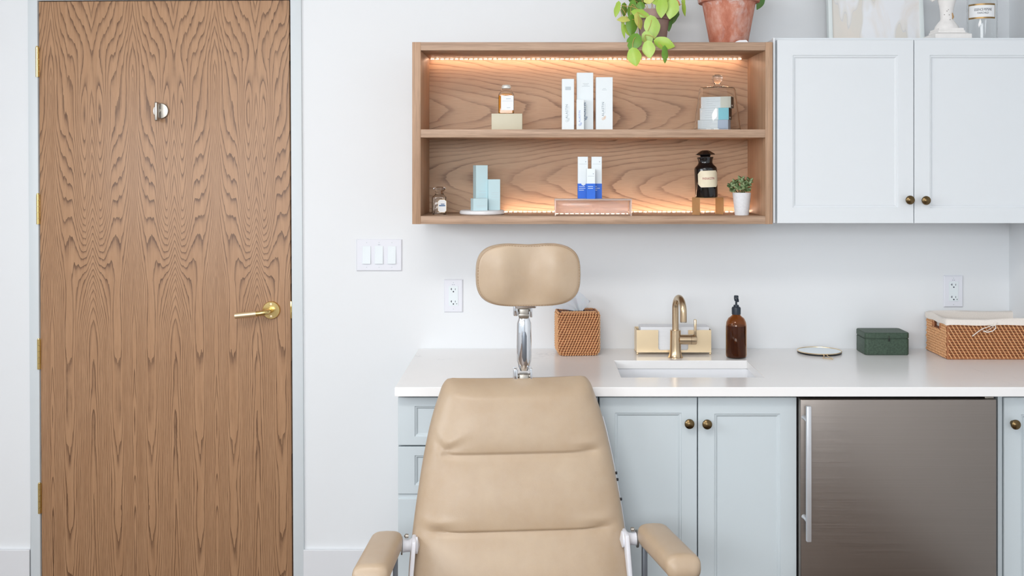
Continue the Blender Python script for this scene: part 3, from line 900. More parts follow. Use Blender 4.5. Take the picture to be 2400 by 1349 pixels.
# backrest: v from 0 (bottom) to 1 (top); local coordinates around the chair root
zb, zt_ = .385, .952
yb_, yt_ = .0738, .215
WT = [(0, .303), (.079, .302), (.19, .2985), (.392, .285), (.632, .2635), (.816, .241), (.935, .218), (1.0, .200)]
def back_surface():
    bm = NB()
    NV, NU = 110, 72
    rings = []
    L = zt_-zb
    cre = [.342, .687]           # crease positions along v
    for i in range(NV+1):
        v = i/NV
        # end rounding
        et = .035; k = 1.0
        ef = 1.0
        if v > 1-.055: q = (v-(1-.055))/.055; ef = math.sqrt(max(0, 1-q*q))
        if v < .045: q = (.045-v)/.045; ef = math.sqrt(max(0, 1-q*q))
        W = smoothtab(v, WT)
        cz = zb+L*v; cyy = yb_+(yt_-yb_)*v
        wk = W*(.885+.115*ef**.9) if v > .5 else W*(.93+.07*ef)
        ring = []
        for j in range(NU):
            a = 2*PI*j/NU
            ca, sa = math.cos(a), math.sin(a)
            p = .30 if sa < 0 else .36
            x = wk*math.copysign(abs(ca)**p, ca)
            yy = math.copysign(abs(sa)**.62, sa)
            xn = x/W
            if sa < 0:          # front side
                th = .052
                bul = 0.0
                # panel pillows
                lo = 0.0
                segs = [0.0]+cre+[1.0]
                for s0, s1 in zip(segs[:-1], segs[1:]):
                    if s0 <= v <= s1:
                        tt = (v-s0)/(s1-s0); bul = (math.sin(PI*tt))**.55
                edge = max(0.0, 1-abs(xn)**5)
                # crease fades out before the side edges, with puckers
                fade = max(0.0, min(1.0, (0.93-abs(xn))/.16))
                fade = fade*fade*(3-2*fade)
                dep = th+.016*bul*edge*fade+.016*(1-fade)*edge
                for c in cre:
                    dv = (v-c)/.006
                    dep -= .006*math.exp(-dv*dv)*fade
                    # puckers: shallow diagonal folds by the crease ends
                    for sx in (-1, 1):
                        px_ = (xn-sx*.80); pv = (v-c-.018-.30*abs(px_)) if (c > .5 and sx < 0) else (v-c-.012)
                        dep -= .006*math.exp(-(px_/.12)**2-(pv/.016)**2)
                        dep += .004*math.exp(-(px_/.15)**2-((pv-.045)/.02)**2)
                y = -dep*abs(yy)*ef
                # taper the front so the side band can be seen
                x *= (1-.03*abs(yy))
            else:
                y = .030*yy*ef
            z = cz+.012*(1-abs(xn)**2)*0
            # top edge slightly hollow in the middle
            if v > .9: z += .006*abs(xn)**3*((v-.9)/.1)
            # tilt direction of thickness
            ang = math.atan2(yt_-yb_, L)
            y2 = y*math.cos(ang); z2 = y*math.sin(ang)*-1*-1
            bow = .015*(2*v-1)**2
            ring.append(bm.verts.new((CHX+x, CHY+cyy+y2, z+z2)))
        rings.append(ring)
    for A, B in zip(rings[:-1], rings[1:]):
        for j in range(NU): bm.faces.new((A[j], A[(j+1) % NU], B[(j+1) % NU], B[j]))
    bm.faces.new(list(reversed(rings[0]))); bm.faces.new(rings[-1])
    bmesh.ops.recalc_face_normals(bm, faces=bm.faces)
    return bm
bk = obj('backrest', back_surface(), M_leather, ch, angle=80)
def back_pt(v, x, off):
    ang = math.atan2(yt_-yb_, zt_-zb)
    return (CHX+x, CHY+yb_+(yt_-yb_)*v+off*math.cos(ang), zb+(zt_-zb)*v+off*math.sin(ang))
# rear shell, rim
bm = NB()
def rimpts(s):
    out = []
    for k in range(20):
        v = .02+.93*k/19*.84
        out.append(back_pt(v, s*(smoothtab(v, WT)-(.001 if s > 0 else .006)), .014))
    return out
bm.free()
for s in (-1, 1):
    bm = NB(); tube(bm, rimpts(s), .0035, 8); obj('side_rim', bm, M_plw, bk)
bm = NB()
r0 = []
for v in [0.02+.88*k/14 for k in range(15)]:
    W = smoothtab(v, WT)-.012
    r0.append([bm.verts.new(back_pt(v, x*W, .040-.018*abs(x)**4)) for x in [-1+2*j/12 for j in range(13)]])
for A, B in zip(r0[:-1], r0[1:]):
    for j in range(12): bm.faces.new((A[j], A[j+1], B[j+1], B[j]))
g_ = bmesh.ops.solidify(bm, geom=list(bm.faces), thickness=.012)
bmesh.ops.recalc_face_normals(bm, faces=bm.faces)
obj('back_shell', bm, M_plw, bk)
for s, v in ((-1, .72), (-1, .65), (-1, .51), (1, .54), (1, .42), (1, .51)):
    p = Vector(back_pt(v, s*(smoothtab(v, WT)+(.003 if s > 0 else -.009)), .010))
    bm = NB(); lathe(bm, [(0, -.004), (.0038, -.004), (.0038, .0025), (0, .003)], p.x, p.y, p.z, 10, axis='X'); obj('bolt', bm, M_black, bk)
# headrest
hc = Vector((PX(1236.5, -.80)+.014, -.80+.0, PZ(642, -.80)))
HW, HH = PS(120.5, -.80), PS(73.5, -.80)
def headrest():
    bm = NB(); NV, NU = 40, 80
    def outline(a):
        ca, sa = math.cos(a), math.sin(a)
        x = 1.02*HW*math.copysign(abs(ca)**.50, ca)
        z = HH*math.copysign(abs(sa)**.50, sa)
        xn = x/HW
        if z > 0: z -= .0045*math.exp(-(xn/.35)**2)*(z/HH)   # dip in the top edge
        else: x *= .985+.015
        x *= 1-(.075 if z > 0 else .085)*(abs(z)/HH)**2
        return x, z
    prof = []   # (scale, depth): front centre -> back centre
    for k in range(13):
        t = k/12; prof.append((t*.90, -.034-.014*(1-t**2.2)))
    prof += [(.945, -.0325), (.965, -.0295), (.975, -.0300), (.99, -.026), (1.0, -.016), (1.0, .0), (.985, .012), (.95, .020), (.85, .024), (.4, .026), (0, .026)]
    rings = []
    for s, y in prof:
        if s == 0: rings.append([bm.verts.new(hc+Vector((0, y+(.017-.004*math.exp(-4.84) if y < -.03 else 0), 0)))]); continue
        ring = []
        for j in range(NU):
            x, z = outline(2*PI*j/NU)
            yy = y
            if y < -.03:     # concave waist in the middle for the head
                yy = y+.017*math.exp(-(x*s/HW/.36)**2)*(1-s**3) - .004*math.exp(-((abs(x*s/HW)-.55)/.25)**2)*(1-s**4)
            ring.append(bm.verts.new(hc+Vector((x*s, yy, z*s))))
        rings.append(ring)
    for A, B in zip(rings[:-1], rings[1:]):
        for j in range(NU):
            if len(A) == 1: bm.faces.new((A[0], B[j], B[(j+1) % NU]))
            elif len(B) == 1: bm.faces.new((A[j], B[0], A[(j+1) % NU]))
            else: bm.faces.new((A[j], B[j], B[(j+1) % NU], A[(j+1) % NU]))
    bmesh.ops.recalc_face_normals(bm, faces=bm.faces)
    return bm, outline
bmh, outl = headrest()
hr = obj('headrest', bmh, M_leather, ch, angle=80)
bm = NB()
pts = []
NS = 150
for k in range(NS):
    x, z = outl(2*PI*k/NS); pts.append(hc+Vector((x*.962, -.0318, z*.955)))
tot = 0
for k in range(NS):
    a, b = pts[k], pts[(k+1) % NS]
    m_ = (b-a).length
    nseg = max(1, round(m_/.0075))
    for q in range(nseg):
        p0 = a.lerp(b, (q+.15)/nseg); p1 = a.lerp(b, (q+.80)/nseg)
        if (p1-p0).length > .001: tube(bm, [p0, p1], .00055, 5)
st_ = obj('stitching', bm, M_stitch, hr)
# headrest bar and hinges
bx = PX(1229, -.72)+.019; by = -.722
def zq(py): return PZ(py, by)
bm = NB()
w = PS(17.5, by)
tube(bm, [(bx+.001, by, zq(738)), (bx, by, zq(745)), (bx, by, zq(757)), (bx, by, zq(800)), (bx, by, zq(845)), (bx, by, zq(858)), (bx, by, zq(868))],
     [.011, w*.72, w*.95, w, w*.98, w*.75, .011], 20, flat=.7)
obj('headrest_bar', bm, M_chrome, ch)
bm = NB()
tube(bm, [(bx, by-.0135, zq(775)), (bx, by-.0148, zq(785)), (bx, by-.0149, zq(835)), (bx, by-.014, zq(845))], [.003, .0065, .0065, .003], 12, flat=.3)
obj('bar_inlay', bm, M_grey, ch)
for (ya, yb2) in ((712, 742), (864, 905)):
    bm = NB()
    za, zb2 = zq(ya), zq(yb2); c_ = PS(1, by)
    box(bm, bx-26*c_, bx-15*c_, by-.017, by+.017, zb2+.004, za+.004, .004, 3); obj('hinge_fork', bm, M_chrome, ch); bm = NB()
    box(bm, bx+13*c_, bx+18.5*c_, by-.017, by+.017, zb2, za+.004, .002, 3)
    hj = obj('hinge_fork', bm, M_chrome, ch)
    bm = NB(); box(bm, bx-13*c_, bx+11*c_, by-.015, by+.015, zb2-.004, za-(za-zb2)*.25, .005, 3)
    lathe(bm, [(0, -15*c_), (.0075, -15*c_), (.0075, 13*c_), (0, 13*c_)], bx, by, (za+zb2)/2+.004, 20, axis='X')
    obj('hinge_knuckle', bm, M_nickel, hj)
    bm = NB(); box(bm, bx-13*c_, bx+11*c_, by-.0165, by-.013, zb2+(.002 if ya < 800 else .014), zb2+(.010 if ya < 800 else .024), .0008)
    obj('clamp_band', bm, M_nickel, hj)
bm = NB(); box(bm, bx-.03, bx+.03, -.80+.022, by+.018, zq(716)-.001, zq(716)+.06, .004, 2); obj('headrest_mount', bm, M_chrome, ch)
bm = NB(); tube(bm, [(bx, by, zq(900)), (bx, by+.005, zq(960)), (bx, CHY+.16, .55)], .012, 12); obj('mount_tube', bm, M_chrome, ch)
# armrests
def armrest(s):
    # y local from rear (0.055) to front (-.20); x centre
    bm = NB()
    NL, NU = 34, 36
    rings = []
    zc0 = .556
    for i in range(NL+1):
        t = i/NL
        y = .065-(.275)*t
        e = 1.0
        if t < .09: q = (.09-t)/.09; e = math.sqrt(max(0.0, 1-q*q))
        if t > .93: q = (t-.93)/.07; e = math.sqrt(max(0.0, 1-q*q))
        xc = s*(.354+.033*t)
        hw = .0415+.003*t
        hh = .029
        drop = .0
        if t > .80: drop = 0
        ring = []
        for j in range(NU):
            a = 2*PI*j/NU; ca, sa = math.cos(a), math.sin(a)
            x = hw*math.copysign(abs(ca)**.45, ca)*(.60+.40*e)
            z = hh*math.copysign(abs(sa)**.6, sa)*(.25+.75*e)
            if sa < 0: z *= 1.25-.25*t; x *= (1-.20*abs(sa))
            # crowned top and folded front corner
            if sa > 0: z += .004*(1-(x/hw)**2)
            if t > .90: z -= .010*((t-.90)/.10)**2
            ring.append(bm.verts.new((CHX+xc+x, CHY+y, zc0+z)))
        rings.append(ring)
    for A, B in zip(rings[:-1], rings[1:]):
        for j in range(NU): bm.faces.new((A[j], A[(j+1) % NU], B[(j+1) % NU], B[j]))
    bm.faces.new(rings[0]); bm.faces.new(list(reversed(rings[-1])))
    bmesh.ops.recalc_face_normals(bm, faces=bm.faces)
    ar = obj('armrest', bm, M_leather, ch, angle=80)
    bm = NB(); box(bm, CHX+s*.387-.026, CHX+s*.387+.026, CHY-.195, CHY+.02, .512, .524, .002); obj('arm_plate', bm, M_black, ar)
    # pivot knob between back and arm
    bm = NB()
    prof = [(.022, .276), (.021, .288), (.0165, .296), (.0160, .305), (.018, .315), (0.0, .316)]
    lathe(bm, [(0, .27)]+prof, 0, CHY+.075, .538, 20, axis='X')
    for v in bm.verts: v.co.x = CHX+s*v.co.x
    bmesh.ops.recalc_face_normals(bm, faces=bm.faces)
    obj('arm_pivot', bm, M_plw, ar)
    bm = NB()
    lathe(bm, [(0, .300), (.006, .300), (.0065, .308), (0, .312)], 0, CHY+.07, .565, 12, axis='X')
    lathe(bm, [(0, .316), (.0235, .316), (.0235, .320), (0, .320)], 0, CHY+.075, .538, 20, axis='X')
    for v in bm.verts: v.co.x = CHX+s*v.co.x
    bmesh.ops.recalc_face_normals(bm, faces=bm.faces)
    obj('pivot_cap', bm, M_nickel, ar)
    bm = NB(); box(bm, CHX+s*.334-.0065, CHX+s*.334+.0065, CHY+.04, CHY+.062, .30, .535, .002); obj('arm_post', bm, M_grey, ar)
    bm = NB(); box(bm, CHX+s*.305-.006, CHX+s*.305+.006, CHY+.035, CHY+.10, .30, .560, .004)
    for v in bm.verts:
        if v.co.z > .5: v.co.x -= s*.020
    obj('side_bracket', bm, M_plw, ar)
for s in (-1, 1): armrest(s)
# seat, leg rest, base (below the frame)
bm = NB(); box(bm, CHX-.27, CHX+.27, CHY-.52, CHY+.06, .33, .43, .035, 5); obj('seat', bm, M_leather, ch)
bm = NB(); box(bm, CHX-.24, CHX+.24, CHY-.98, CHY-.54, .30, .38, .03, 4, rot=(R(22), 0, 0), pivot=(CHX, CHY-.54, .34)); obj('leg_rest', bm, M_leather, ch)
bm = NB(); box(bm, CHX-.33, CHX+.33, CHY-.50, CHY+.04, .285, .33, .01, 3); obj('seat_frame', bm, M_plw, ch)
bm = NB(); box(bm, CHX-.14, CHX+.14, CHY-.40, CHY-.04, .06, .285, .03, 4); obj('column', bm, M_plw, ch)
bm = NB(); box(bm, CHX-.27, CHX+.27, CHY-.62, CHY+.10, 0, .06, .02, 4); obj('base', bm, M_grey, ch)
ch.rotation_euler.z = R(5.0)

# ------------------------------------------------------------------ small lettering helpers
def put_text(s, size, cx, cz, y, m, parent, name='lettering', vert=False, sx=1.0, spacing=1.0, curve_r=None, curve_c=None, rotdeg=0):
    bm = text_bm(s, size, spacing=spacing, sx=sx)
    if vert: bmesh.ops.rotate(bm, verts=bm.verts, cent=(0, 0, 0), matrix=Matrix.Rotation(R(-90), 3, 'Y'))
    if rotdeg: bmesh.ops.rotate(bm, verts=bm.verts, cent=(0, 0, 0), matrix=Matrix.Rotation(R(-rotdeg), 3, 'Y'))
    for v in bm.verts:
        if curve_r:
            a = (v.co.x)/curve_r + (cx-curve_c[0])/curve_r
            rr = curve_r - v.co.y
            v.co = (curve_c[0]+rr*math.sin(a), curve_c[1]-rr*math.cos(a), cz+v.co.z)
        else:
            v.co = (cx+v.co.x, y+v.co.y, cz+v.co.z)
    return obj(name, bm, m, parent, smooth=False)

def curved_label(bm, c, r, a0, a1, z0, z1, chamfer=0.0, th=.0003, n=14):
    cols = []
    for k in range(n+1):
        a = a0+(a1-a0)*k/n
        e = 0
        if chamfer:
            dl_ = min(a-a0, a1-a)*r
            if dl_ < chamfer: e = chamfer-dl_
        cols.append([(c[0]+q*math.sin(a), c[1]-q*math.cos(a), z) for q in (r, r+th) for z in (z0+e, z1-e)])
    V = [[bm.verts.new(p) for p in cc] for cc in cols]
    for A, B in zip(V[:-1], V[1:]):
        for q in ((2, 3), (1, 0), (0, 2), (3, 1)): bm.faces.new((A[q[0]], B[q[0]], B[q[1]], A[q[1]]))
    bm.faces.new((V[0][0], V[0][1], V[0][3], V[0][2])); bm.faces.new((V[-1][0], V[-1][2], V[-1][3], V[-1][1]))
    bmesh.ops.recalc_face_normals(bm, faces=bm.faces)

# ------------------------------------------------------------------ upper compartment
# cream block with amber bottle
by_ = -.235; yf = -.285
bm = NB(); box(bm, PX(1152, yf), PX(1224, yf), yf, yf+.09, FU, PZ(266, yf), .001)
o = obj('display_block', bm, M_block, None, loc=(PX(1188, yf), yf+.045, FU))
tag(o, 'cream rectangular display block under the amber oil bottle', 'block')
zb0 = PZ(266, yf)
ab = thing('oil_bottle', 'small square glass bottle of amber oil with white label and silver cap', 'bottle', (PX(1186, -.25), -.25, zb0))
x0, x1 = PX(1168, -.27), PX(1204.5, -.27); y0, y1 = -.27, -.27+(x1-x0)
zsh = PZ(223, -.25); ztp = PZ(206, -.25)
def bottle_shell(bm, xa, xb, ya, yb2, za, zsh_, zn, rn, inset=0.0, n=32, rc=.004):
    """square body to round neck"""
    xc, yc = (xa+xb)/2, (ya+yb2)/2
    hw = (xb-xa)/2-inset
    def ring(k, r, z):   # k=1 square, 0 round
        out = []
        for j in range(n):
            a = 2*PI*(j+.5)/n; ca, sa = math.cos(a), math.sin(a)
            m_ = max(abs(ca), abs(sa)); sq = (hw*ca/m_, hw*sa/m_)
            # soften corners
            rr = math.hypot(*sq); lim = hw*1.28
            if rr > lim: sq = (sq[0]*lim/rr, sq[1]*lim/rr)
            rd = (r*ca, r*sa)
            out.append(bm.verts.new((xc+sq[0]*k+rd[0]*(1-k), yc+sq[1]*k+rd[1]*(1-k), z)))
        return out
    rs = [ring(.94, 0, za+inset), ring(1, 0, za+inset+.002), ring(1, 0, zsh_), ring(.85, rn, zsh_+(zn-zsh_)*.25), ring(.3, rn, zsh_+(zn-zsh_)*.7), ring(0, rn, zn)]
    return rs
bm = NB(); rs = bottle_shell(bm, x0, x1, y0, y1, zb0, zsh, ztp, PS(9, -.25))
ri = bottle_shell(bm, x0, x1, y0, y1, zb0, zsh, ztp, PS(9, -.25)-.0012, inset=.0014)
for S in (rs, ri):
    for A, B in zip(S[:-1], S[1:]):
        for k in range(32): bm.faces.new((A[k], A[(k+1) % 32], B[(k+1) % 32], B[k]))
    bm.faces.new(S[0])
for k in range(32): bm.faces.new((rs[-1][k], rs[-1][(k+1) % 32], ri[-1][(k+1) % 32], ri[-1][k]))
bmesh.ops.recalc_face_normals(bm, faces=bm.faces)
gb = obj('glass', bm, M_glass, ab)
bm = NB(); rs = bottle_shell(bm, x0, x1, y0, y1, zb0, zsh-.003, zsh+.004, PS(14, -.25), inset=.0016)
for A, B in zip(rs[:-1], rs[1:]):
    for k in range(32): bm.faces.new((A[k], A[(k+1) % 32], B[(k+1) % 32], B[k]))
bm.faces.new(rs[0]); bm.faces.new(rs[-1]); bmesh.ops.recalc_face_normals(bm, faces=bm.faces)
obj('oil', bm, M_oil, ab)
cxm, cym = (x0+x1)/2, (y0+y1)/2
bm = NB(); lathe(bm, [(0, ztp-.002), (PS(10.5, -.25), ztp-.002), (PS(11.5, -.25), ztp+.001), (PS(11, -.25), ztp+.006), (PS(8.5, -.25), ztp+.010), (0, ztp+.011)], cxm, cym, 0, 24)
obj('cap', bm, simple('pale_cap', (226, 226, 220), .3, metal=.25), ab)
bm = NB(); box(bm, PX(1174.5, -.27), x1-.0012, y0-.0008, y0-.0002, PZ(258, -.27), PZ(224, -.27)); lb = obj('label', bm, M_label, ab, smooth=False)
bm = NB(); box(bm, PX(1186, -.27), PX(1197, -.27), y0-.0011, y0-.0007, PZ(232, -.27), PZ(230.3, -.27)); box(bm, PX(1177, -.27), PX(1202, -.27), y0-.0011, y0-.0007, PZ(237, -.27), PZ(236.3, -.27))
box(bm, PX(1188, -.27), PX(1196, -.27), y0-.0011, y0-.0007, PZ(253, -.27), PZ(251.5, -.27)); obj('print', bm, M_inkg, lb, smooth=False)

# white cartons
def carton(xa, xb, ytop, yfr, base, dep, label, ink, logo, textx, t0, t1, size, sub=True, group='tall white skincare cartons on the upper shelf', rot=0):
    x0, x1 = PX(xa, yfr), PX(xb, yfr); z1 = PZ(ytop, yfr)
    c = thing('carton', label, 'box', ((x0+x1)/2, yfr+dep/2, base), group)
    bm = NB(); box(bm, x0, x1, yfr, yfr+dep, base, z1, .0006, 1); body = obj('box_body', bm, M_card, c, smooth=False)
    bm = NB(); box(bm, x0+.0012, x1-.0012, yfr+.0004, yfr+.012, z1, z1+.0005); obj('lid_flap', bm, M_card, body, smooth=False)
    xt = PX(textx, yfr)
    zc_ = (PZ(t0, yfr)+PZ(t1, yfr))/2
    put_text('ALASTIN', size, xt, zc_, yfr-.0002, ink, body, vert=True, sx=1.05, spacing=1.12)
    if sub: put_text('SKINCARE', size*.42, xt+size*.66, zc_+.002, yfr-.0002, M_inkg, body, name='subtitle', vert=True, spacing=1.7)
    # curled logo mark: a ring and a small twisted double loop below the word
    bm = NB(); zl = PZ(t1, yfr)-size*.55; r = size*.30
    for (dx, dz, rr) in ((0, 0, r), (size*.45, size*.15, r*.8), (size*.62, size*.62, r*.7)):
        pts = [(xt-size*.02+dx+rr*math.cos(2*PI*k/14), yfr-.0002, zl+dz+rr*1.1*math.sin(2*PI*k/14)) for k in range(14)]
        tube(bm, pts, size*.055, 5, closed=True)
    obj('logo', bm, logo, body, smooth=False)
    return c, body
c, b_ = carton(1317, 1345.5, 185, -.27, FU, .03, 'short slim white carton with grey vertical lettering, leftmost of the white cartons', M_ink, M_inkg, 1328.5, 243, 279, .0105)
bm = NB(); box(bm, PX(1325, -.27), PX(1338, -.27), -.2704, -.2699, PZ(211, -.27), PZ(203, -.27)); obj('print', bm, M_inkg, b_, smooth=False)
c, b_ = carton(1352, 1390.5, 170.5, -.255, FU, .035, 'tallest white carton with blue vertical lettering, middle of the upper shelf', M_inkb, M_inkb, 1370.5, 239, 275, .0105)
bm = NB()
for k, (w0, w1, z) in enumerate(((1366, 1380, 195.5), (1368, 1378, 198.5), (1364, 1382, 201.5))): box(bm, PX(w0, -.255), PX(w1, -.255), -.2554, -.2549, PZ(z+1, -.255), PZ(z, -.255))
obj('print', bm, M_inkg, b_, smooth=False)
c, b_ = carton(1351.5, 1369, 233, -.285, FU, .022, 'smallest slim white carton standing in front of the tallest carton', M_inkl, M_inkl, 1358.5, 256, 289, .0085, sub=False)
c, b_ = carton(1397, 1436, 181, -.27, FU, .035, 'white carton with orange logo, rightmost of the white cartons', M_ink, M_inko, 1413.5, 237, 274, .0105)
bm = NB()
for w0, w1, z in ((1413, 1420, 207), (1411, 1422, 210)): box(bm, PX(w0, -.27), PX(w1, -.27), -.2704, -.2699, PZ(z+1, -.27), PZ(z, -.27))
obj('print', bm, M_inkg, b_, smooth=False)

# glass cloche with three cartons inside
cy_ = -.215; ccx = PX(1681, cy_)
rb = PS(54, cy_); rt = PS(41, cy_); zdt = PZ(203, cy_)
clo = thing('glass_cloche', 'clear glass cloche with round knob over a stack of small cartons', 'cloche', (ccx, cy_, FU))
out = [(rb+.002, 0), (rb+.002, .004), (rb, .006), (rt+.002, zdt-FU-.012), (rt-.002, zdt-FU-.004), (rt-.012, zdt-FU), (.004, zdt-FU+.001)]
inn = [(max(.0, r-.0022), h-.0022 if i > 2 else h) for i, (r, h) in enumerate(out)]
bm = NB(); lathe(bm, out[:-1]+[(0, zdt-FU+.001)]+[(0, zdt-FU-.0014)]+list(reversed(inn[:-1])), ccx, cy_, FU, 48, close=True)
obj('dome', bm, M_glass, clo)
bm = NB(); kz = zdt-FU+.001
lathe(bm, [(0, kz), (.014, kz), (.010, kz+.003), (.009, kz+.007), (.013, kz+.014), (.0175, kz+.024), (.0165, kz+.033), (.010, kz+.0385), (0, kz+.040)], ccx, cy_, FU, 32)
obj('dome_knob', bm, M_glass, clo)
def minibox(xa, xb, za, zb2, base, yfr, dep, split, mcol, mend, label, rot):
    x0, x1 = PX(xa, yfr), PX(xb, yfr); xs_ = PX(split, yfr)
    c = thing('small_carton', label, 'box', ((x0+x1)/2, yfr+dep/2, base), 'small cartons under the cloche')
    bm = NB(); box(bm, x0, x1, yfr, yfr+dep, base, zb2, .0004, 1); bd = obj('box_body', bm, M_card, c, smooth=False)
    bm = NB(); box(bm, xs_, x1+.0002, yfr-.0003, yfr+dep+.0002, base+.0004, zb2+.0002); obj('colour_band', bm, mcol, bd, smooth=False)
    if mend is not None:
        bm = NB(); box(bm, x1, x1+.0006, yfr+.0005, yfr+dep-.0005, base+.0005, zb2-.0005); obj('dark_end', bm, mend, bd, smooth=False)
        bm = NB(); box(bm, x1+.0005, x1+.0009, yfr+dep*.2, yfr+dep*.6, base+.005, base+.010); obj('end_mark', bm, M_card, bd, smooth=False)
    bm = NB(); h = zb2-base
    for q, (a, b2) in enumerate(((.28, .72), (.28, .95), (.28, .6), (.28, .75))):
        z = zb2-h*(.2+.2*q); w = xs_-x0
        box(bm, x0+w*a, x0+w*b2, yfr-.0003, yfr, z-.0004, z+.0004)
    obj('print', bm, M_inkg, bd, smooth=False)
    c.rotation_euler.z = rot
    return c
zA, zB, zC = PZ(281, -.25), PZ(253, -.25), PZ(226.5, -.25)
minibox(1641, 1712, 0, zA, FU+.0003, -.245, .045, 1688, M_lilac, None, 'white carton with grey-blue end, bottom of the stack in the cloche', R(-20))
minibox(1646, 1714, 0, zB, zA+.0005, -.245, .045, 1690, M_teal, M_darkbox, 'white carton with teal end, middle of the stack in the cloche', R(-22))
minibox(1648.5, 1719, 0, zC, zB+.0005, -.245, .045, 1695, M_sand, M_darkbox, 'white carton with sand-coloured end, top of the stack in the cloche', R(-22))

# ------------------------------------------------------------------ lower compartment
# small glass stopper bottle
y_ = -.225; gx = PX(1030, y_)
gbt = thing('apothecary_bottle', 'small clear square glass bottle with stopper and gold-edged label', 'bottle', (gx, y_, FL))
hw = PS(16.5, y_)
bm = NB(); zs_ = PZ(462, y_); zn = PZ(455, y_)
rs = bottle_shell(bm, gx-hw, gx+hw, y_-hw, y_+hw, FL, zs_, zn, PS(10, y_))
ri = bottle_shell(bm, gx-hw, gx+hw, y_-hw, y_+hw, FL, zs_, zn, PS(10, y_)-.0022, inset=.0028)
for S in (rs, ri):
    for A, B in zip(S[:-1], S[1:]):
        for k in range(32): bm.faces.new((A[k], A[(k+1) % 32], B[(k+1) % 32], B[k]))
    bm.faces.new(S[0])
for k in range(32): bm.faces.new((rs[-1][k], rs[-1][(k+1) % 32], ri[-1][(k+1) % 32], ri[-1][k]))
bmesh.ops.recalc_face_normals(bm, faces=bm.faces)
obj('glass', bm, M_glass, gbt)
bm = NB(); lathe(bm, [(0, zn), (PS(11, y_), zn), (PS(9, y_), zn+.004), (PS(11, y_), zn+.010), (PS(14.5, y_), zn+.018), (PS(14, y_), zn+.022), (PS(7, y_), zn+.025), (0, zn+.0255)], gx, y_, 0, 24)
obj('stopper', bm, M_glass, gbt)
lx0, lx1 = PX(1026, y_-hw), PX(1046.5, y_-hw); lz0, lz1 = PZ(498, y_-hw), PZ(467, y_-hw)
def octo(x0, x1, z0, z1, c): return [(x0+c, z0), (x1-c, z0), (x1, z0+c), (x1, z1-c), (x1-c, z1), (x0+c, z1), (x0, z1-c), (x0, z0+c)]
bm = NB(); prism(bm, octo(lx0, lx1, lz0, lz1, .006), y_-hw-.0007, y_-hw-.0002); lb = obj('label_border', bm, M_gold, gbt, smooth=False)
bm = NB(); prism(bm, octo(lx0+.001, lx1-.001, lz0+.001, lz1-.001, .0055), y_-hw-.0010, y_-hw-.0006); obj('label', bm, M_label, lb, smooth=False)
bm = NB(); xm = (lx0+lx1)/2; zm_ = (lz0+lz1)/2
box(bm, xm-.004, xm+.008, y_-hw-.0013, y_-hw-.0009, zm_+.005, zm_+.0075); box(bm, xm-.010, xm+.010, y_-hw-.0013, y_-hw-.0009, zm_-.0005, zm_+.003)
obj('print', bm, M_inkb, lb, smooth=False)
gbt.rotation_euler.z = R(0)

# marble disc and pale blue cartons
y_ = -.225; mx_ = PX(1130, y_); mr = PS(53, y_)
bm = NB(); hd = PS(10.5, y_); lathe(bm, [(0, 0), (mr-.006, 0), (mr-.001, .003), (mr, hd*.5), (mr-.002, hd-.002), (mr-.006, hd), (0, hd)], mx_, y_, FL, 56)
o = obj('marble_disc', bm, M_marble, None, loc=(mx_, y_, FL)); tag(o, 'round white marble disc under the pale blue cartons', 'tray')
FD = FL+hd
def bluebox(xa, xb, ytop, yfr, dep, label, rot, lines):
    x0, x1 = PX(xa, yfr), PX(xb, yfr); z1 = PZ(ytop, yfr)
    c = thing('pale_blue_carton', label, 'box', ((x0+x1)/2, yfr+dep/2, FD), 'pale blue cartons on the marble disc')
    bm = NB(); box(bm, x0, x1, yfr, yfr+dep, FD, z1, .0006, 1); b = obj('box_body', bm, M_cardb, c, smooth=False)
    bm = NB(); w = x1-x0; h = z1-FD
    for q in lines: box(bm, x0+w*.25, x1-w*.12, yfr-.0003, yfr, FD+h*q-.0004, FD+h*q+.0004)
    obj('print', bm, M_inkg, b, smooth=False)
    c.rotation_euler.z = rot
bluebox(1111, 1139.5, 387, -.225, .035, 'tallest pale blue carton, at the back of the marble disc', R(20), (.28, .33, .36, .42))
bluebox(1142, 1170, 420, -.235, .032, 'medium pale blue carton at the right of the marble disc', R(13), (.42, .5, .56))
bluebox(1105, 1140, 465, -.276, .030, 'low cube pale blue carton in front on the marble disc', R(20), (.3, .42))

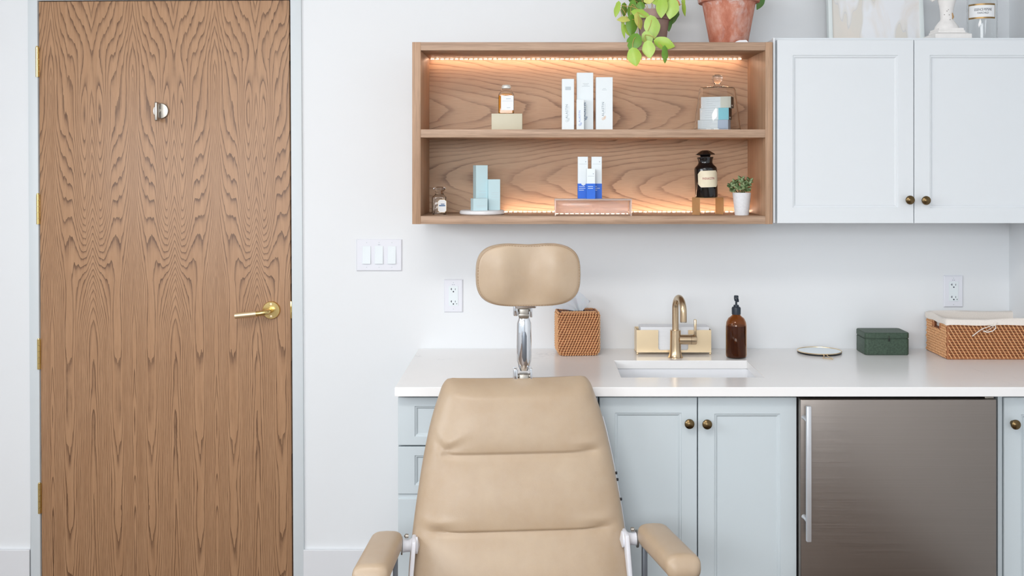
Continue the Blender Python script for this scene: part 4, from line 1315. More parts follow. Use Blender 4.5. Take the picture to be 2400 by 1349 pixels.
# acrylic riser with three blue/white cartons
ya_, yb3 = -.325, -.225
rx0, rx1 = PX(1300, ya_), PX(1481, ya_); rz = PZ(466, ya_)
ri_ = thing('acrylic_riser', 'clear acrylic display riser below the blue and white cartons', 'riser', ((rx0+rx1)/2, (ya_+yb3)/2, FL))
bm = NB(); box(bm, rx0, rx1, ya_, yb3, rz-.0045, rz, .0006); obj('top_plate', bm, M_acryl, ri_)
bm = NB(); box(bm, rx0, rx0+.004, ya_, yb3, FL, rz-.0046, .0005); obj('leg', bm, M_acryl, ri_)
bm = NB(); box(bm, rx1-.004, rx1, ya_, yb3, FL, rz-.0046, .0005); obj('leg', bm, M_acryl, ri_)
bm = NB(); box(bm, rx0+.0042, rx1-.0042, yb3-.004, yb3, FL, rz-.0046, .0005); obj('rear_plate', bm, M_acryl, ri_)
def whiteblue(xa, xb, ytop, yfr, dep, label, badge, lines):
    x0, x1 = PX(xa, yfr), PX(xb, yfr); z1 = PZ(ytop, yfr); zs_ = PZ(430, yfr)
    c = thing('blue_white_carton', label, 'box', ((x0+x1)/2, yfr+dep/2, rz), 'blue and white cartons on the acrylic riser')
    bm = NB(); box(bm, x0, x1, yfr, yfr+dep, rz, z1, .0005, 1); b = obj('box_body', bm, M_card, c, smooth=False)
    bm = NB(); box(bm, x0-.0003, x1+.0003, yfr-.0003, yfr+dep+.0003, rz+.0002, zs_); obj('blue_band', bm, M_blue, b, smooth=False)
    bm = NB(); w = x1-x0
    lathe(bm, [(0, .0), (.0014, 0), (.0014, .0004), (0, .0004)], x0+w*.78, yfr, z1-.0165, 12, axis='Y')
    box(bm, x0+w*.12, x1-w*.1, yfr-.0003, yfr, z1-.024, z1-.0235)
    obj('print', bm, M_ink, b, smooth=False)
    bm = NB()
    for q, (l, r_) in enumerate(lines): box(bm, x0+w*l, x0+w*r_, yfr-.0006, yfr-.0002, zs_-.010-.006*q, zs_-.0085-.006*q)
    if badge: lathe(bm, [(0, .0002), (.0078, .0002), (.0078, .0008), (0, .0008)], x0+w*.55, yfr, zs_+.001, 6, axis='Y', phase=PI/6)
    obj('white_print', bm, M_card, b, smooth=False)
whiteblue(1354.5, 1378, 367, -.275, .030, 'left tall blue and white carton with white hexagon badge', True, ((.1, .7), (.1, .75), (.1, .6)))
whiteblue(1386.5, 1410.5, 367, -.275, .030, 'right tall blue and white carton without badge on the acrylic riser', False, ((.2, .5), (.2, .8), (.2, .55)))
whiteblue(1375, 1395, 395, -.312, .028, 'short blue and white carton standing in front between two taller ones', False, ((.15, .75), (.15, .75)))

# brass stand and black apothecary jar
y_ = -.235; sxc = PX(1659, y_)
bs = thing('brass_stand', 'bent brass display stand under the black jar', 'stand', (sxc, y_, FL))
zst = PZ(462, y_); wS = PS(34, y_); dS = .042
bm = NB()
box(bm, sxc-wS, sxc+wS, y_-dS/2, y_+dS/2, zst-.0018, zst, .0003); obj('top_plate', bm, M_stand, bs, smooth=False)
for s in (-1, 1):
    bm = NB(); box(bm, sxc+s*wS-.0009, sxc+s*wS+.0009, y_-dS/2, y_+dS/2, FL, zst-.0018, .0003); obj('leg', bm, M_stand, bs, smooth=False)
bs.rotation_euler.z = R(28)
jx = PX(1656, y_); jr = PS(26.5, y_)
bj = thing('apothecary_jar', 'black glass apothecary jar with faceted stopper and cream label on the brass stand', 'jar', (jx, y_, zst))
hj_ = PZ(352, y_)-zst
def hp(py): return PZ(py, y_)-zst
bm = NB(); lathe(bm, [(0, 0), (jr*.95, 0), (jr, .003), (jr, hp(396)), (jr*.96, hp(392)), (jr*.72, hp(386)), (jr*.64, hp(382)), (jr*.62, hp(380)), (jr*.66, hp(374)), (jr*.72, hp(370)), (jr*.72, hp(368)), (jr*.6, hp(367.5)), (0, hp(367.5))], jx, y_, zst, 48)
obj('body', bm, M_blackglass, bj)
bm = NB(); lathe(bm, [(0, hp(367.4)), (jr*.45, hp(367.4)), (jr*.5, hp(364)), (jr*.86, hp(362.5)), (jr*.88, hp(361)), (jr*.45, hp(354)), (jr*.25, hp(352)), (0, hp(352))], jx, y_, zst, 8, phase=PI/8)
obj('stopper', bm, M_blackglass, bj, smooth=False)
bm = NB(); curved_label(bm, (jx, y_), jr+.0002, R(-52), R(68), zst+hp(438), zst+hp(399.5), chamfer=.0105); lb = obj('label', bm, M_cream, bj, smooth=False)
put_text('PHENACETIN', .0105, jx+.0035, zst+hp(418), 0, M_inkr, lb, sx=.66, curve_r=jr+.0006, curve_c=(jx, y_), rotdeg=0)
bj.rotation_euler.y = R(-2)

# white pot with succulent
y_ = -.27; px_ = PX(1738.5, y_)
sp = thing('succulent_pot', 'small grey-green succulent in a white tapered pot', 'plant', (px_, y_, FL))
ph_ = PZ(451, y_)-FL
bm = NB(); lathe(bm, [(0, 0), (PS(16, y_), 0), (PS(16.5, y_), .003), (PS(21.5, y_), ph_), (PS(19.5, y_), ph_), (PS(19, y_), ph_-.008), (0, ph_-.008)], px_, y_, FL, 40)
obj('pot', bm, M_pot, sp)
bm = NB(); lathe(bm, [(0, ph_-.0075), (PS(19, y_), ph_-.0075), (PS(15, y_), ph_-.003), (0, ph_-.002)], px_, y_, FL, 16); obj('soil', bm, M_soil, sp)
def succ_leaf(bm, L, W, T=.0022):
    n = 6
    rows = []
    for i in range(n+1):
        t = i/n; w = W*math.sin(PI*min(1, .12+t*.86))**.8; z = .25*L*t*t
        rows.append([bm.verts.new((-w/2, L*t, z)), bm.verts.new((0, L*t, z+T*.9*math.sin(PI*min(.98, t+.05)))), bm.verts.new((w/2, L*t, z)), bm.verts.new((0, L*t, z-T*.6))])
    for A, B in zip(rows[:-1], rows[1:]):
        for k in range(4): bm.faces.new((A[k], A[(k+1) % 4], B[(k+1) % 4], B[k]))
    bm.faces.new(rows[0]); bm.faces.new(list(reversed(rows[-1]))); bmesh.ops.recalc_face_normals(bm, faces=bm.faces)
proto = {}
for mname, mm in (('a', M_succ), ('b', M_succ2)):
    bm = NB(); succ_leaf(bm, .021, .0160); me = bpy.data.meshes.new('leaf'); bm.to_mesh(me); bm.free(); me.materials.append(mm); me.shade_smooth(); proto[mname] = me
rnd = random.Random(5)
ros = [(1741, 428, 0), (1712, 436, -.01), (1722, 428, .01), (1754, 432, -.005), (1730, 440, -.012), (1750, 444, -.012), (1716, 446, -.004), (1738, 422, .015), (1757, 424, .012), (1745, 436, -.015)]
for i, (rx_, ry_, dy) in enumerate(ros):
    c0 = Vector((PX(rx_, y_+dy), y_+dy, PZ(ry_, y_+dy)))
    st0 = Vector((px_+(c0.x-px_)*.3, y_+dy*.5, FL+ph_-.004))
    bm = NB(); tube(bm, [st0, st0.lerp(c0, .5)+Vector((0, 0, .004)), c0], .0013, 6); obj('stem', bm, M_succ2, sp)
    for k in range(7):
        o = bpy.data.objects.new('leaf', proto['a' if (i*3+k) % 5 < 3 else 'b']); COL.objects.link(o); o.parent = sp
        o.location = c0-Vector(sp.location)
        s = rnd.uniform(.62, .90)*(1 if k < 5 else .6); o.scale = (s, s, s)
        o.rotation_euler = Euler((R(rnd.uniform(-10, 55)), 0, 0)).to_matrix().to_euler()
        rot = Matrix.Rotation(R(58), 3, 'X') @ Matrix.Rotation(2*PI*k/5+i+rnd.uniform(-.3, .3), 3, 'Z') @ Matrix.Rotation(R(rnd.uniform(0, 25) if k < 5 else 55), 3, 'X')
        o.rotation_euler = rot.to_euler()

# ------------------------------------------------------------------ on top of the shelf: pothos
y_ = -.20; ppx = PX(1531, y_)
pp = thing('trailing_pothos', 'lime green trailing plant in a mauve clay pot on the walnut shelf', 'plant', (ppx, y_, FT))
bm = NB(); lathe(bm, [(0, 0), (.055, 0), (.060, .003), (.062, .016), (.058, .017), (.055, .006), (0, .006)], ppx, y_, FT, 36); obj('saucer', bm, M_claypot, pp)
bm = NB(); lathe(bm, [(0, .0065), (.040, .0065), (.042, .010), (.052, .085), (.058, .087), (.060, .118), (.054, .118), (.050, .100), (0, .100)], ppx, y_, FT, 36); obj('pot', bm, M_claypot, pp)
bm = NB(); lathe(bm, [(0, .1005), (.049, .1005), (.03, .108), (0, .110)], ppx, y_, FT, 20); obj('soil', bm, M_soil, pp)
def heart(L, W, fold=.25, curl=.25):
    """heart-shaped leaf hanging along -z, facing -y, stalk joint near origin"""
    bm = NB(); n = 16
    nrm = (.34**.42)*(.66**.95)
    prof = [((k/n)**.42*(1-k/n)**.95)/nrm for k in range(n+1)]
    rows = []
    for i in range(n+1):
        t = i/n; w = W/2*prof[i]
        z = -L*t+(.0)
        row = []
        for q in (-1, -.66, -.33, 0, .33, .66, 1):
            lob = .14*L*(1-t)**4*math.sin(PI*abs(q)) + (.07*L*abs(q) if t < .15 else 0)
            row.append(bm.verts.new((w*q, fold*w*abs(q)**1.3-curl*L*(t-.35)**2*-1, z+lob)))
        rows.append(row)
    for A, B in zip(rows[:-1], rows[1:]):
        for k in range(6):
            bm.faces.new((A[k], A[k+1], B[k+1], B[k]))
    bmesh.ops.remove_doubles(bm, verts=bm.verts, dist=1e-5)
    bmesh.ops.solidify(bm, geom=list(bm.faces), thickness=.0005)
    bmesh.ops.recalc_face_normals(bm, faces=bm.faces)
    return bm
leaves = [ # crop x, crop y (x6), width, height, tip angle deg (0 = down, + towards right), material, yoffset, turn
 (165, 75, 95, 175, -8, M_lime, -.02, 35), (262, 90, 90, 150, -5, M_leafg, .02, 20), (372, 60, 120, 225, -8, M_leafg, .0, 25),
 (440, 170, 125, 260, 78, M_lime, -.05, 20), (300, 260, 100, 150, -80, M_leafy, -.03, 30), (370, 270, 160, 250, -4, M_leafg, -.03, 10),
 (450, 235, 120, 190, 10, M_leafy, -.06, -30), (640, 280, 215, 275, 8, M_lime2, -.09, 5), (560, 490, 150, 170, 25, M_lime2, -.105, 15),
 (590, 625, 175, 200, 10, M_lime2, -.15, -15), (420, 520, 205, 215, -20, M_leafg, -.14, 20), (385, 725, 190, 215, 12, M_lime, -.16, -5),
 (740, 590, 170, 240, 75, M_lime, -.145, 20), (835, 705, 100, 190, -4, M_leafg, -.15, 25), (790, 20, 160, 240, -2, M_lime, -.07, 20),
 (945, 40, 185, 240, -12, M_lime2, -.07, -10), (1085, 50, 70, 185, 12, M_lime, -.03, 50), (860, 210, 140, 240, 5, M_leafd, .0, 15),
 (975, 215, 100, 220, -35, M_leafd, .01, 20), (300, 390, 130, 200, 35, M_lime, -.02, 35), (560, 400, 170, 190, 35, M_leafd, -.03, 10),
 (720, 470, 75, 170, -3, M_leafd, -.04, 30), (380, -10, 130, 250, 82, M_leafd, .02, 25), (680, 0, 130, 150, 75, M_lime, -.05, 25),
 (480, 60, 120, 100, 15, M_leafg, -.02, 10), (960, 10, 80, 110, 50, M_leaf_o, -.03, 10), (600, -30, 150, 90, 10, M_leafy, -.05, 20),
 (880, -30, 130, 120, -10, M_lime, -.05, 10), (230, 330, 80, 220, 12, M_lime, -.01, 55),
 (520, -200, 170, 200, -30, M_lime, -.01, 20), (700, -220, 180, 210, 15, M_lime2, .0, 10), (860, -160, 150, 200, 40, M_leafg, .02, 15), (420, -140, 150, 180, -60, M_leafg, .03, 20)]
top_c = Vector((ppx, y_, FT+.118))
joints = []
for i, (lx, ly, lw, lh, ang, mm, dy, turn) in enumerate(leaves):
    yl = y_+dy
    p = Vector((PX(1420+lx/6, yl), yl, PZ(ly/6, yl)))
    bm = heart(PS(lh/6, yl), PS(lw/6, yl)*1.08, .22, .2)
    m_ = Matrix.Rotation(R(-ang), 4, 'Y') @ Matrix.Rotation(R(turn*(1 if i % 2 else -1)), 4, 'Z') @ Matrix.Rotation(R(-8), 4, 'X')
    bmesh.ops.transform(bm, matrix=Matrix.Translation(p) @ m_, verts=bm.verts)
    obj('leaf', bm, mm, pp, angle=60)
    # vine from pot rim
    cand = [j for j in joints if j.z > p.z+.022 and abs(j.x-p.x) < .05]
    if cand and p.z < FT+.10: q0 = min(cand, key=lambda j: (j-p).length)
    else: q0 = Vector((ppx+max(-.045, min(.045, (p.x-ppx)*.5)), y_-.03 if dy < 0 else y_+.01, FT+.114))
    joints.append(p.copy())
    mid = q0.lerp(p, .45)+Vector((.010*(-1)**i, .006 if cand else -.010, .010))
    e_ = p+Vector((0, .0015, -.001))
    bm = NB(); pts = []
    for k in range(9):
        t = k/8; pts.append(q0*(1-t)**2+mid*2*t*(1-t)+e_*t*t)
    tube(bm, pts, .0009, 6); obj('stem', bm, M_stem, pp)

# terracotta pot
y_ = -.235; tcx = PX(1708, y_)
tp_ = thing('terracotta_planter', 'large weathered terracotta pot on the right end of the walnut shelf', 'plant pot', (tcx, y_, FT))
zr = PZ(8, y_)-FT
r0_, r1_ = PS(44, y_), PS(62, y_)
bm = NB(); lathe(bm, [(0, 0), (r0_-.003, 0), (r0_, .003), (r1_, zr), (PS(70, y_), zr+.001), (PS(71.5, y_), zr+.004), (PS(74, y_), zr+.034), (PS(72, y_), zr+.037), (PS(66, y_), zr+.037), (PS(63, y_), zr+.018), (0, zr+.018)], tcx, y_, FT, 56)
obj('pot', bm, M_terra, tp_)
bm = NB(); lathe(bm, [(0, zr+.0185), (PS(62, y_), zr+.0185), (PS(40, y_), zr+.026), (0, zr+.028)], tcx, y_, FT, 24); obj('soil', bm, M_soil, tp_)
rn2 = random.Random(3)
tl = [(1788, -4, 20, 30, -25, .0), (1760, -60, 40, 60, 40, -.03), (1700, -80, 45, 60, 0, -.05), (1655, -60, 40, 60, -40, -.02), (1725, -100, 45, 60, 150, .02), (1680, -110, 40, 60, 200, .03), (1776, -35, 36, 50, 60, .01)]
for i, (lx, ly, lw, lh, ang, dy) in enumerate(tl):
    yl = y_+dy; p = Vector((PX(lx, yl), yl, PZ(ly, yl)))
    bm = heart(PS(lh, yl), PS(lw, yl), .25, .3)
    bmesh.ops.transform(bm, matrix=Matrix.Translation(p) @ Matrix.Rotation(R(-ang), 4, 'Y') @ Matrix.Rotation(R(20*(-1)**i), 4, 'Z'), verts=bm.verts)
    obj('leaf', bm, M_leafd, tp_, angle=60)
    q0 = Vector((tcx+(p.x-tcx)*.3, y_, FT+zr+.024)); mid = q0.lerp(p, .5)+Vector((0, 0, .03))
    bm = NB(); tube(bm, [q0*(1-t)**2+mid*2*t*(1-t)+p*t*t for t in [k/7 for k in range(8)]], .0014, 6); obj('stem', bm, M_leafg, tp_)
# white shard under the pot's edge
y_ = -.315
bm = NB(); a = PX(1722, y_); b = PX(1753, y_)
prism(bm, [(a, FT), (b, FT), (b-.001, FT+.003), (b-.006, FT+.0085), (a+.014, FT+.0075), (a+.002, FT+.003)], y_-.006, y_+.010, .001)
o = obj('white_chip', bm, M_ceramic, None, loc=(a, y_, FT)); tag(o, 'small white ceramic chip lying in front of the terracotta pot', 'chip')

# ------------------------------------------------------------------ on top of the wall cabinet
FC = UZ1
y_ = -.10
pa = thing('framed_picture', 'white framed abstract picture in beige and white leaning on the wall', 'picture', (PX(2056, y_), y_, FC))
ax0, ax1 = PX(1944, y_), PX(2168, y_); az1 = FC+.42; fw = PS(9, y_)
bm = NB()
box(bm, ax0, ax0+fw, y_, y_+.03, FC, az1, .001); box(bm, ax1-fw, ax1, y_, y_+.03, FC, az1, .001)
box(bm, ax0+fw, ax1-fw, y_, y_+.03, FC, FC+.004, .001); box(bm, ax0+fw, ax1-fw, y_, y_+.03, az1-fw, az1, .001)
obj('frame', bm, M_canvas_frame, pa)
g = G('abstract_canvas'); v = g.co()
n = g.noise(g.vmul(v, (1, 1, .6)), 9, 5, .55, .8)
x, yy, z = g.sep(v)
big = g.noise(g.comb(g.M('MULTIPLY_ADD', x, 13, 1.35), 0.0, g.M('MULTIPLY', z, 3.5)), 1, 2)
k1 = g.ramp(big, [(.46, 0.0), (.52, 1.0)])
c = g.mix(k1, s2l((222, 218, 211)), s2l((234, 236, 240)))
c = g.mix(g.ramp(n, [(.45, 0.0), (.6, .6)]), c, s2l((228, 219, 210)))
ln = g.ramp(g.M('ABSOLUTE', g.M('SUBTRACT', big, .47)), [(0.0, .5), (.006, 0.0)])
c = g.mix(ln, c, s2l((196, 200, 208)))
g.link(c, g.b.inputs['Base Color']); g.b.inputs['Roughness'].default_value = .7; g.bump(n, .2, .001)
bm = NB(); box(bm, ax0+fw, ax1-fw, y_+.006, y_+.022, FC+.004, az1-fw); obj('canvas', bm, g.m, pa, smooth=False)
pa.rotation_euler.x = R(-6)
# carved pedestal
y_ = -.24; cxp = PX(2219, y_)
pd = thing('candle_pedestal', 'distressed white carved pedestal between the picture and the glass jar', 'pedestal', (cxp, y_, FC))
def sq(bm, cx, cy, seq, n=4, rot=PI/4):
    rs = []
    for r, h in seq: rs.append([bm.verts.new((cx+r*math.sqrt(2)*math.cos(rot+2*PI*k/n), cy+r*math.sqrt(2)*math.sin(rot+2*PI*k/n), FC+h)) for k in range(n)])
    for A, B in zip(rs[:-1], rs[1:]):
        for k in range(n): bm.faces.new((A[k], A[(k+1) % n], B[(k+1) % n], B[k]))
    bm.faces.new(rs[0]); bm.faces.new(rs[-1]); bmesh.ops.recalc_face_normals(bm, faces=bm.faces)
def hy(py): return PZ(py, y_)-FC
bm = NB()
sq(bm, cxp, y_, [(PS(42, y_), 0), (PS(42, y_), hy(84)), (PS(31, y_), hy(79)), (PS(31, y_), hy(75)), (PS(29, y_), hy(74)), (PS(28.5, y_), hy(69))])
obj('plinth', bm, M_plaster, pd, smooth=False)
bm = NB(); lathe(bm, [(PS(28, y_), hy(69.2)), (PS(26, y_), hy(63)), (PS(20, y_), hy(54)), (PS(15, y_), hy(48)), (PS(14, y_), hy(44)), (PS(14.5, y_), hy(30)), (PS(17, y_), hy(14)), (PS(22, y_), hy(-4)), (PS(24, y_), hy(-12)), (PS(20, y_), hy(-16)), (PS(14, y_), hy(-24)), (PS(18, y_), hy(-40)), (PS(30, y_), hy(-48)), (PS(30, y_), hy(-54)), (0, hy(-54))], cxp, y_, FC, 28)
for v in bm.verts:
    v.co.x += (random.random()-.5)*.0016; v.co.y += (random.random()-.5)*.0016
ba = obj('baluster', bm, M_plaster, pd)
bm = NB(); tube(bm, [(PX(2226, y_), y_-PS(11, y_), PZ(49, y_)), (PX(2229.5, y_), y_-PS(11, y_), PZ(41, y_)), (PX(2227, y_), y_-PS(13, y_), PZ(32, y_))], [.002, .0035, .0015], 6, flat=.5); obj('chipped_patch', bm, M_chip, ba)
bm = NB()
for k, (qx, qy) in enumerate(((2215, 17), (2217, 25), (2214, 28), (2209, 36), (2219, 37), (2221, 48), (2222, 19))):
    rr = PS(13.5, y_); x = PX(qx, y_); yy = y_-math.sqrt(max(0, (PS(15, y_))**2-(x-cxp)**2))-.0008
    box(bm, x-.0014, x+.0014, yy-.0006, yy+.001, PZ(qy, y_)-.0008, PZ(qy, y_)+.001)
obj('worn_spots', bm, simple('worn_grey', (138, 132, 126), .8), ba, smooth=False)
bm = NB(); tube(bm, [(PX(2205, y_), y_, PZ(-10, y_)), (PX(2190, y_), y_-.01, PZ(-4, y_)), (PX(2182, y_), y_-.01, PZ(2, y_)), (PX(2175, y_), y_-.01, PZ(-4, y_)), (PX(2177, y_), y_-.01, PZ(-16, y_))], [.007, .007, .006, .005, .003], 10)
obj('scroll_arm', bm, M_plaster, ba)
# glass apothecary jar
y_ = -.20; jx2 = PX(2301.5, y_); jr2 = PS(34, y_)
gj = thing('glass_apothecary_jar', 'tall clear glass jar with gold-bordered label on the wall cabinet', 'jar', (jx2, y_, FC))
hh = PZ(-60, y_)-FC
o_ = [(jr2-.003, 0), (jr2, .003), (jr2, hh-.02), (jr2*.8, hh-.004), (jr2*.6, hh), (jr2*.6, hh+.02)]
i_ = [(jr2-.006, .005), (jr2-.003, .008), (jr2-.003, hh-.022), (jr2*.8-.003, hh-.006), (jr2*.6-.003, hh), (jr2*.6-.003, hh+.02)]
bm = NB(); lathe(bm, [(0, 0)]+o_+list(reversed(i_))+[(0, .005)], jx2, y_, FC, 48); obj('glass', bm, M_glass, gj)
bm = NB(); lathe(bm, [(0, hh+.021), (jr2*.7, hh+.021), (jr2*.75, hh+.03), (jr2*.3, hh+.045), (jr2*.35, hh+.06), (0, hh+.068)], jx2, y_, FC, 32); obj('stopper', bm, M_glass, gj)
a0, a1 = R(-80), R(32)
zl0, zl1 = PZ(43, y_-jr2), PZ(7.5, y_-jr2)
bm = NB(); curved_label(bm, (jx2, y_), jr2+.0003, a0, a1, zl0, zl1, th=.0004, n=20); lb = obj('label_border', bm, M_gold, gj, smooth=False)
bm = NB(); curved_label(bm, (jx2, y_), jr2+.0006, a0+R(3), a1-R(3), zl0+.0055, zl1-.0055, th=.0004, n=20); lq = obj('label', bm, M_label, lb, smooth=False)
put_text('ESSENCE·PEPSINE', .0118, jx2-.0155, (zl0+zl1)/2+.0045, 0, M_inkk, lb, sx=.62, curve_r=jr2+.0011, curve_c=(jx2, y_))
put_text('FAIRCHILD', .0085, jx2-.0155, (zl0+zl1)/2-.0065, 0, M_inkk, lb, sx=.85, curve_r=jr2+.0011, curve_c=(jx2, y_))

# ------------------------------------------------------------------ on the counter
# woven rattan helper: real reeds on a dark core
def weave_face(bmc, bml, o, ux, uz, nrm, W, Hh, rows, cols, slant):
    """horizontal reeds (bmc) and slanted wraps (bml) on a face with origin o (bottom-left), axes ux, uz"""
    o = Vector(o); ux = Vector(ux); uz = Vector(uz); nrm = Vector(nrm)
    hz_ = Hh/rows; cw = W/cols
    for i in range(rows):
        z = (i+.5)*hz_
        tube(bmc, [o+uz*z, o+uz*z+ux*W], hz_*.42, 6)
    for i in range(rows):
        off = (slant*(rows-1-i)) % 1.0
        for j in range(-1, cols+1):
            xc = (j+off+.5)*cw
            if xc < .08*cw or xc > W-.08*cw: continue
            c0 = o+uz*((i+.5)*hz_)+ux*xc+nrm*hz_*.33
            dx = cw*slant*.5
            a_ = c0+uz*hz_*.52-ux*dx; b_ = c0-uz*hz_*.52+ux*dx
            m_ = c0+nrm*hz_*.22
            tube(bml, [a_, m_, b_], [hz_*.18, hz_*.27, hz_*.18], 6, cap=False)
# tissue box
ty = -.155; tx0, tx1 = PX(1305, ty), PX(1404, ty); tz0, tz1 = CZ+.001, PZ(733, ty)
td = .125-.0
ty1 = -.028
tb = thing('tissue_box', 'cube rattan tissue box cover on the counter behind the chair', 'tissue box', ((tx0+tx1)/2, (ty+ty1)/2, CZ))
def inset_at(f):         # rounded lower and upper edges
    q = .016
    e = 0.0
    if f < .14: e = q*(1-math.sqrt(max(0, 1-((.14-f)/.14)**2)))
    if f > .90: e = .008*(1-math.sqrt(max(0, 1-((f-.90)/.10)**2)))
    return e
TR = 18; TH = tz1-tz0; trh = TH/TR
bm = NB(); lay = []
for i in range(13):
    f = i/12; e = inset_at(f)+.0035
    lay.append([bm.verts.new((x, y, tz0+TH*f*.985)) for x, y in rrect(tx0+e, tx1-e, ty+e, ty1-e, .015, 5)])
for A, B in zip(lay[:-1], lay[1:]):
    for k in range(len(A)): bm.faces.new((A[k], A[(k+1) % len(A)], B[(k+1) % len(A)], B[k]))
bm.faces.new(lay[0]); bm.faces.new(lay[-1]); bmesh.ops.recalc_face_normals(bm, faces=bm.faces)
obj('core', bm, M_rattan_d, tb)
def along(pl, s_):
    n = len(pl); per = sum(math.dist(pl[k], pl[(k+1) % n]) for k in range(n)); s_ = s_ % per
    for k in range(n):
        a_, b_ = pl[k], pl[(k+1) % n]; d_ = math.dist(a_, b_)
        if s_ <= d_:
            t_ = s_/d_ if d_ else 0; x = a_[0]+(b_[0]-a_[0])*t_; y = a_[1]+(b_[1]-a_[1])*t_
            return x, y, (b_[1]-a_[1])/d_, -(b_[0]-a_[0])/d_
        s_ -= d_
    return pl[0][0], pl[0][1], 0, 0
bmc, bml = NB(), NB()
base_pl = rrect(tx0+.003, tx1-.003, ty+.003, ty1-.003, .016, 5)
per0 = sum(math.dist(base_pl[k], base_pl[(k+1) % len(base_pl)]) for k in range(len(base_pl)))
NW = round(per0/.0094)
for i in range(TR):
    f = (i+.5)/TR; e = inset_at(f)+.003
    pl = rrect(tx0+e, tx1-e, ty+e, ty1-e, .016, 5); z = tz0+TH*f
    tube(bmc, [(x, y, z) for x, y in pl], trh*.42, 6, closed=True)
    per = sum(math.dist(pl[k], pl[(k+1) % len(pl)]) for k in range(len(pl)))
    for j in range(NW):
        s0 = (j+(.38*i) % 1.0)/NW*per; dx = per/NW*.20
        P = []
        for ds, dz, o_ in ((-dx, -.5, .30), (0, 0, .52), (dx, .5, .30)):
            x, y, nx_, ny_ = along(pl, s0+ds*1.0); P.append(Vector((x+nx_*trh*o_, y+ny_*trh*o_, z+dz*trh)))
        tube(bml, P, [trh*.17, trh*.25, trh*.17], 5, cap=False)
weave_face(bmc, bml, (tx0+.012, ty+.008, tz1-.003), (1, 0, 0), (0, 1, 0), (0, 0, 1), tx1-tx0-.024, .032, 5, 12, .38)
weave_face(bmc, bml, (tx0+.012, ty1-.040, tz1-.003), (1, 0, 0), (0, 1, 0), (0, 0, 1), tx1-tx0-.024, .032, 5, 12, .38)
tag(obj('reeds', bmc, M_rattan_m, tb), kind='stuff'); tag(obj('wraps', bml, M_rattan_l, tb), kind='stuff')
bm = NB()
e = inset_at(0.01)+.002
tube(bm, [(x, y, tz0+.0022) for x, y in rrect(tx0+e, tx1-e, ty+e, ty1-e, .014, 5)], .0026, 8, closed=True)
obj('edge_cane', bm, M_rattan_m, tb)
bm = NB(); lathe(bm, [(0, 0), (.028, 0), (.028, .0016), (0, .0016)], (tx0+tx1)/2, (ty+ty1)/2, tz1-.002, 24); obj('opening', bm, M_dark, tb)
tb.rotation_euler.z = R(5)
# tissue
bm = NB(); tcx_, tcy_ = (tx0+tx1)/2, (ty+ty1)/2
ztb = tz1-.0015
cols_ = 30; rowsn = 14; V = []
for i in range(rowsn+1):
    t = i/rowsn; row = []
    for j in range(cols_+1):
        a = -1+2*j/cols_
        spread = .014+.038*t
        x = tcx_+.004+a*spread-.012*t+(-.030*t*t if a < -.4 else 0)*(-a)
        fold = .009*math.sin(a*3.4+t*1.5)*(.3+t)+.0025*math.sin(a*9+t*3)
        hgt = .068-.032*abs(a)**1.5-(.028*max(0, -a-.1))
        z = ztb+hgt*t+.002*math.sin(a*6)*t
        row.append(bm.verts.new((x, tcy_-.005+fold, z)))
    V.append(row)
for i in range(rowsn):
    for j in range(cols_): bm.faces.new((V[i][j], V[i][j+1], V[i+1][j+1], V[i+1][j]))
bmesh.ops.solidify(bm, geom=list(bm.faces), thickness=.0006)
o = obj('tissue', bm, M_tissue, None, angle=80, loc=(tcx_, tcy_, ztb)); tag(o, 'white tissue pulled up out of the rattan box', 'tissue')

# brass napkin tray
y0, y1 = -.125, -.045
nx0, nx1 = PX(1492, y0), PX(1667, y0)
nz0 = CZ+.008; nz1 = PZ(773, y0)
nt_ = thing('napkin_tray', 'brass napkin tray with ball feet behind the faucet', 'tray', ((nx0+nx1)/2, (y0+y1)/2, CZ))
bm = NB(); tk = .0012
ca, cb = PX(1543, y0), PX(1613, y0)
zc_ = nz0+.008
prism(bm, [(nx0, nz0), (nx1, nz0), (nx1, nz1), (cb, nz1), (cb, zc_+.006), (cb-.002, zc_+.002), (cb-.006, zc_), (ca+.006, zc_), (ca+.002, zc_+.002), (ca, zc_+.006), (ca, nz1), (nx0, nz1)], y0, y0+tk)
obj('front_plate', bm, M_brasss, nt_, smooth=False)
bm = NB(); box(bm, nx0, nx1, y1-tk, y1, nz0, nz1+.0); obj('rear_plate', bm, M_brasss, nt_, smooth=False)
for x in (nx0, nx1-tk):
    bm = NB(); box(bm, x, x+tk, y0+tk, y1-tk, nz0, nz1); obj('side_plate', bm, M_brasss, nt_, smooth=False)
bm = NB(); box(bm, nx0+tk, nx1-tk, y0+tk, y1-tk, nz0, nz0+tk); obj('bottom_plate', bm, M_brasss, nt_, smooth=False)
for x in (nx0+.003, nx1-.003):
    for y in (y0+.003, y1-.003):
        bm = NB(); lathe(bm, [(0, 0)]+[(.0042*math.sin(PI*k/8), .0042*(1-math.cos(PI*k/8))) for k in range(1, 8)]+[(0, .0084)], x, y, CZ, 14); obj('ball_foot', bm, M_brasss, nt_)
# towels as a stack of folded sheets
nst = 22
pt = thing('paper_towel_stack', 'stack of white folded paper towels in the brass tray', 'paper towels', ((nx0+nx1)/2+.004, (y0+y1)/2, nz0+tk), 'folded paper towels')
for k in range(nst):
    z = nz0+tk+.0002+k*.0038; j = random.uniform(-.0008, .0008)
    bm = NB(); box(bm, nx0+.014+j, nx1-.006+j*.5, y0+.005, y1-.004, z, z+.00375, .0004, 1); obj('towel', bm, M_towel, pt)
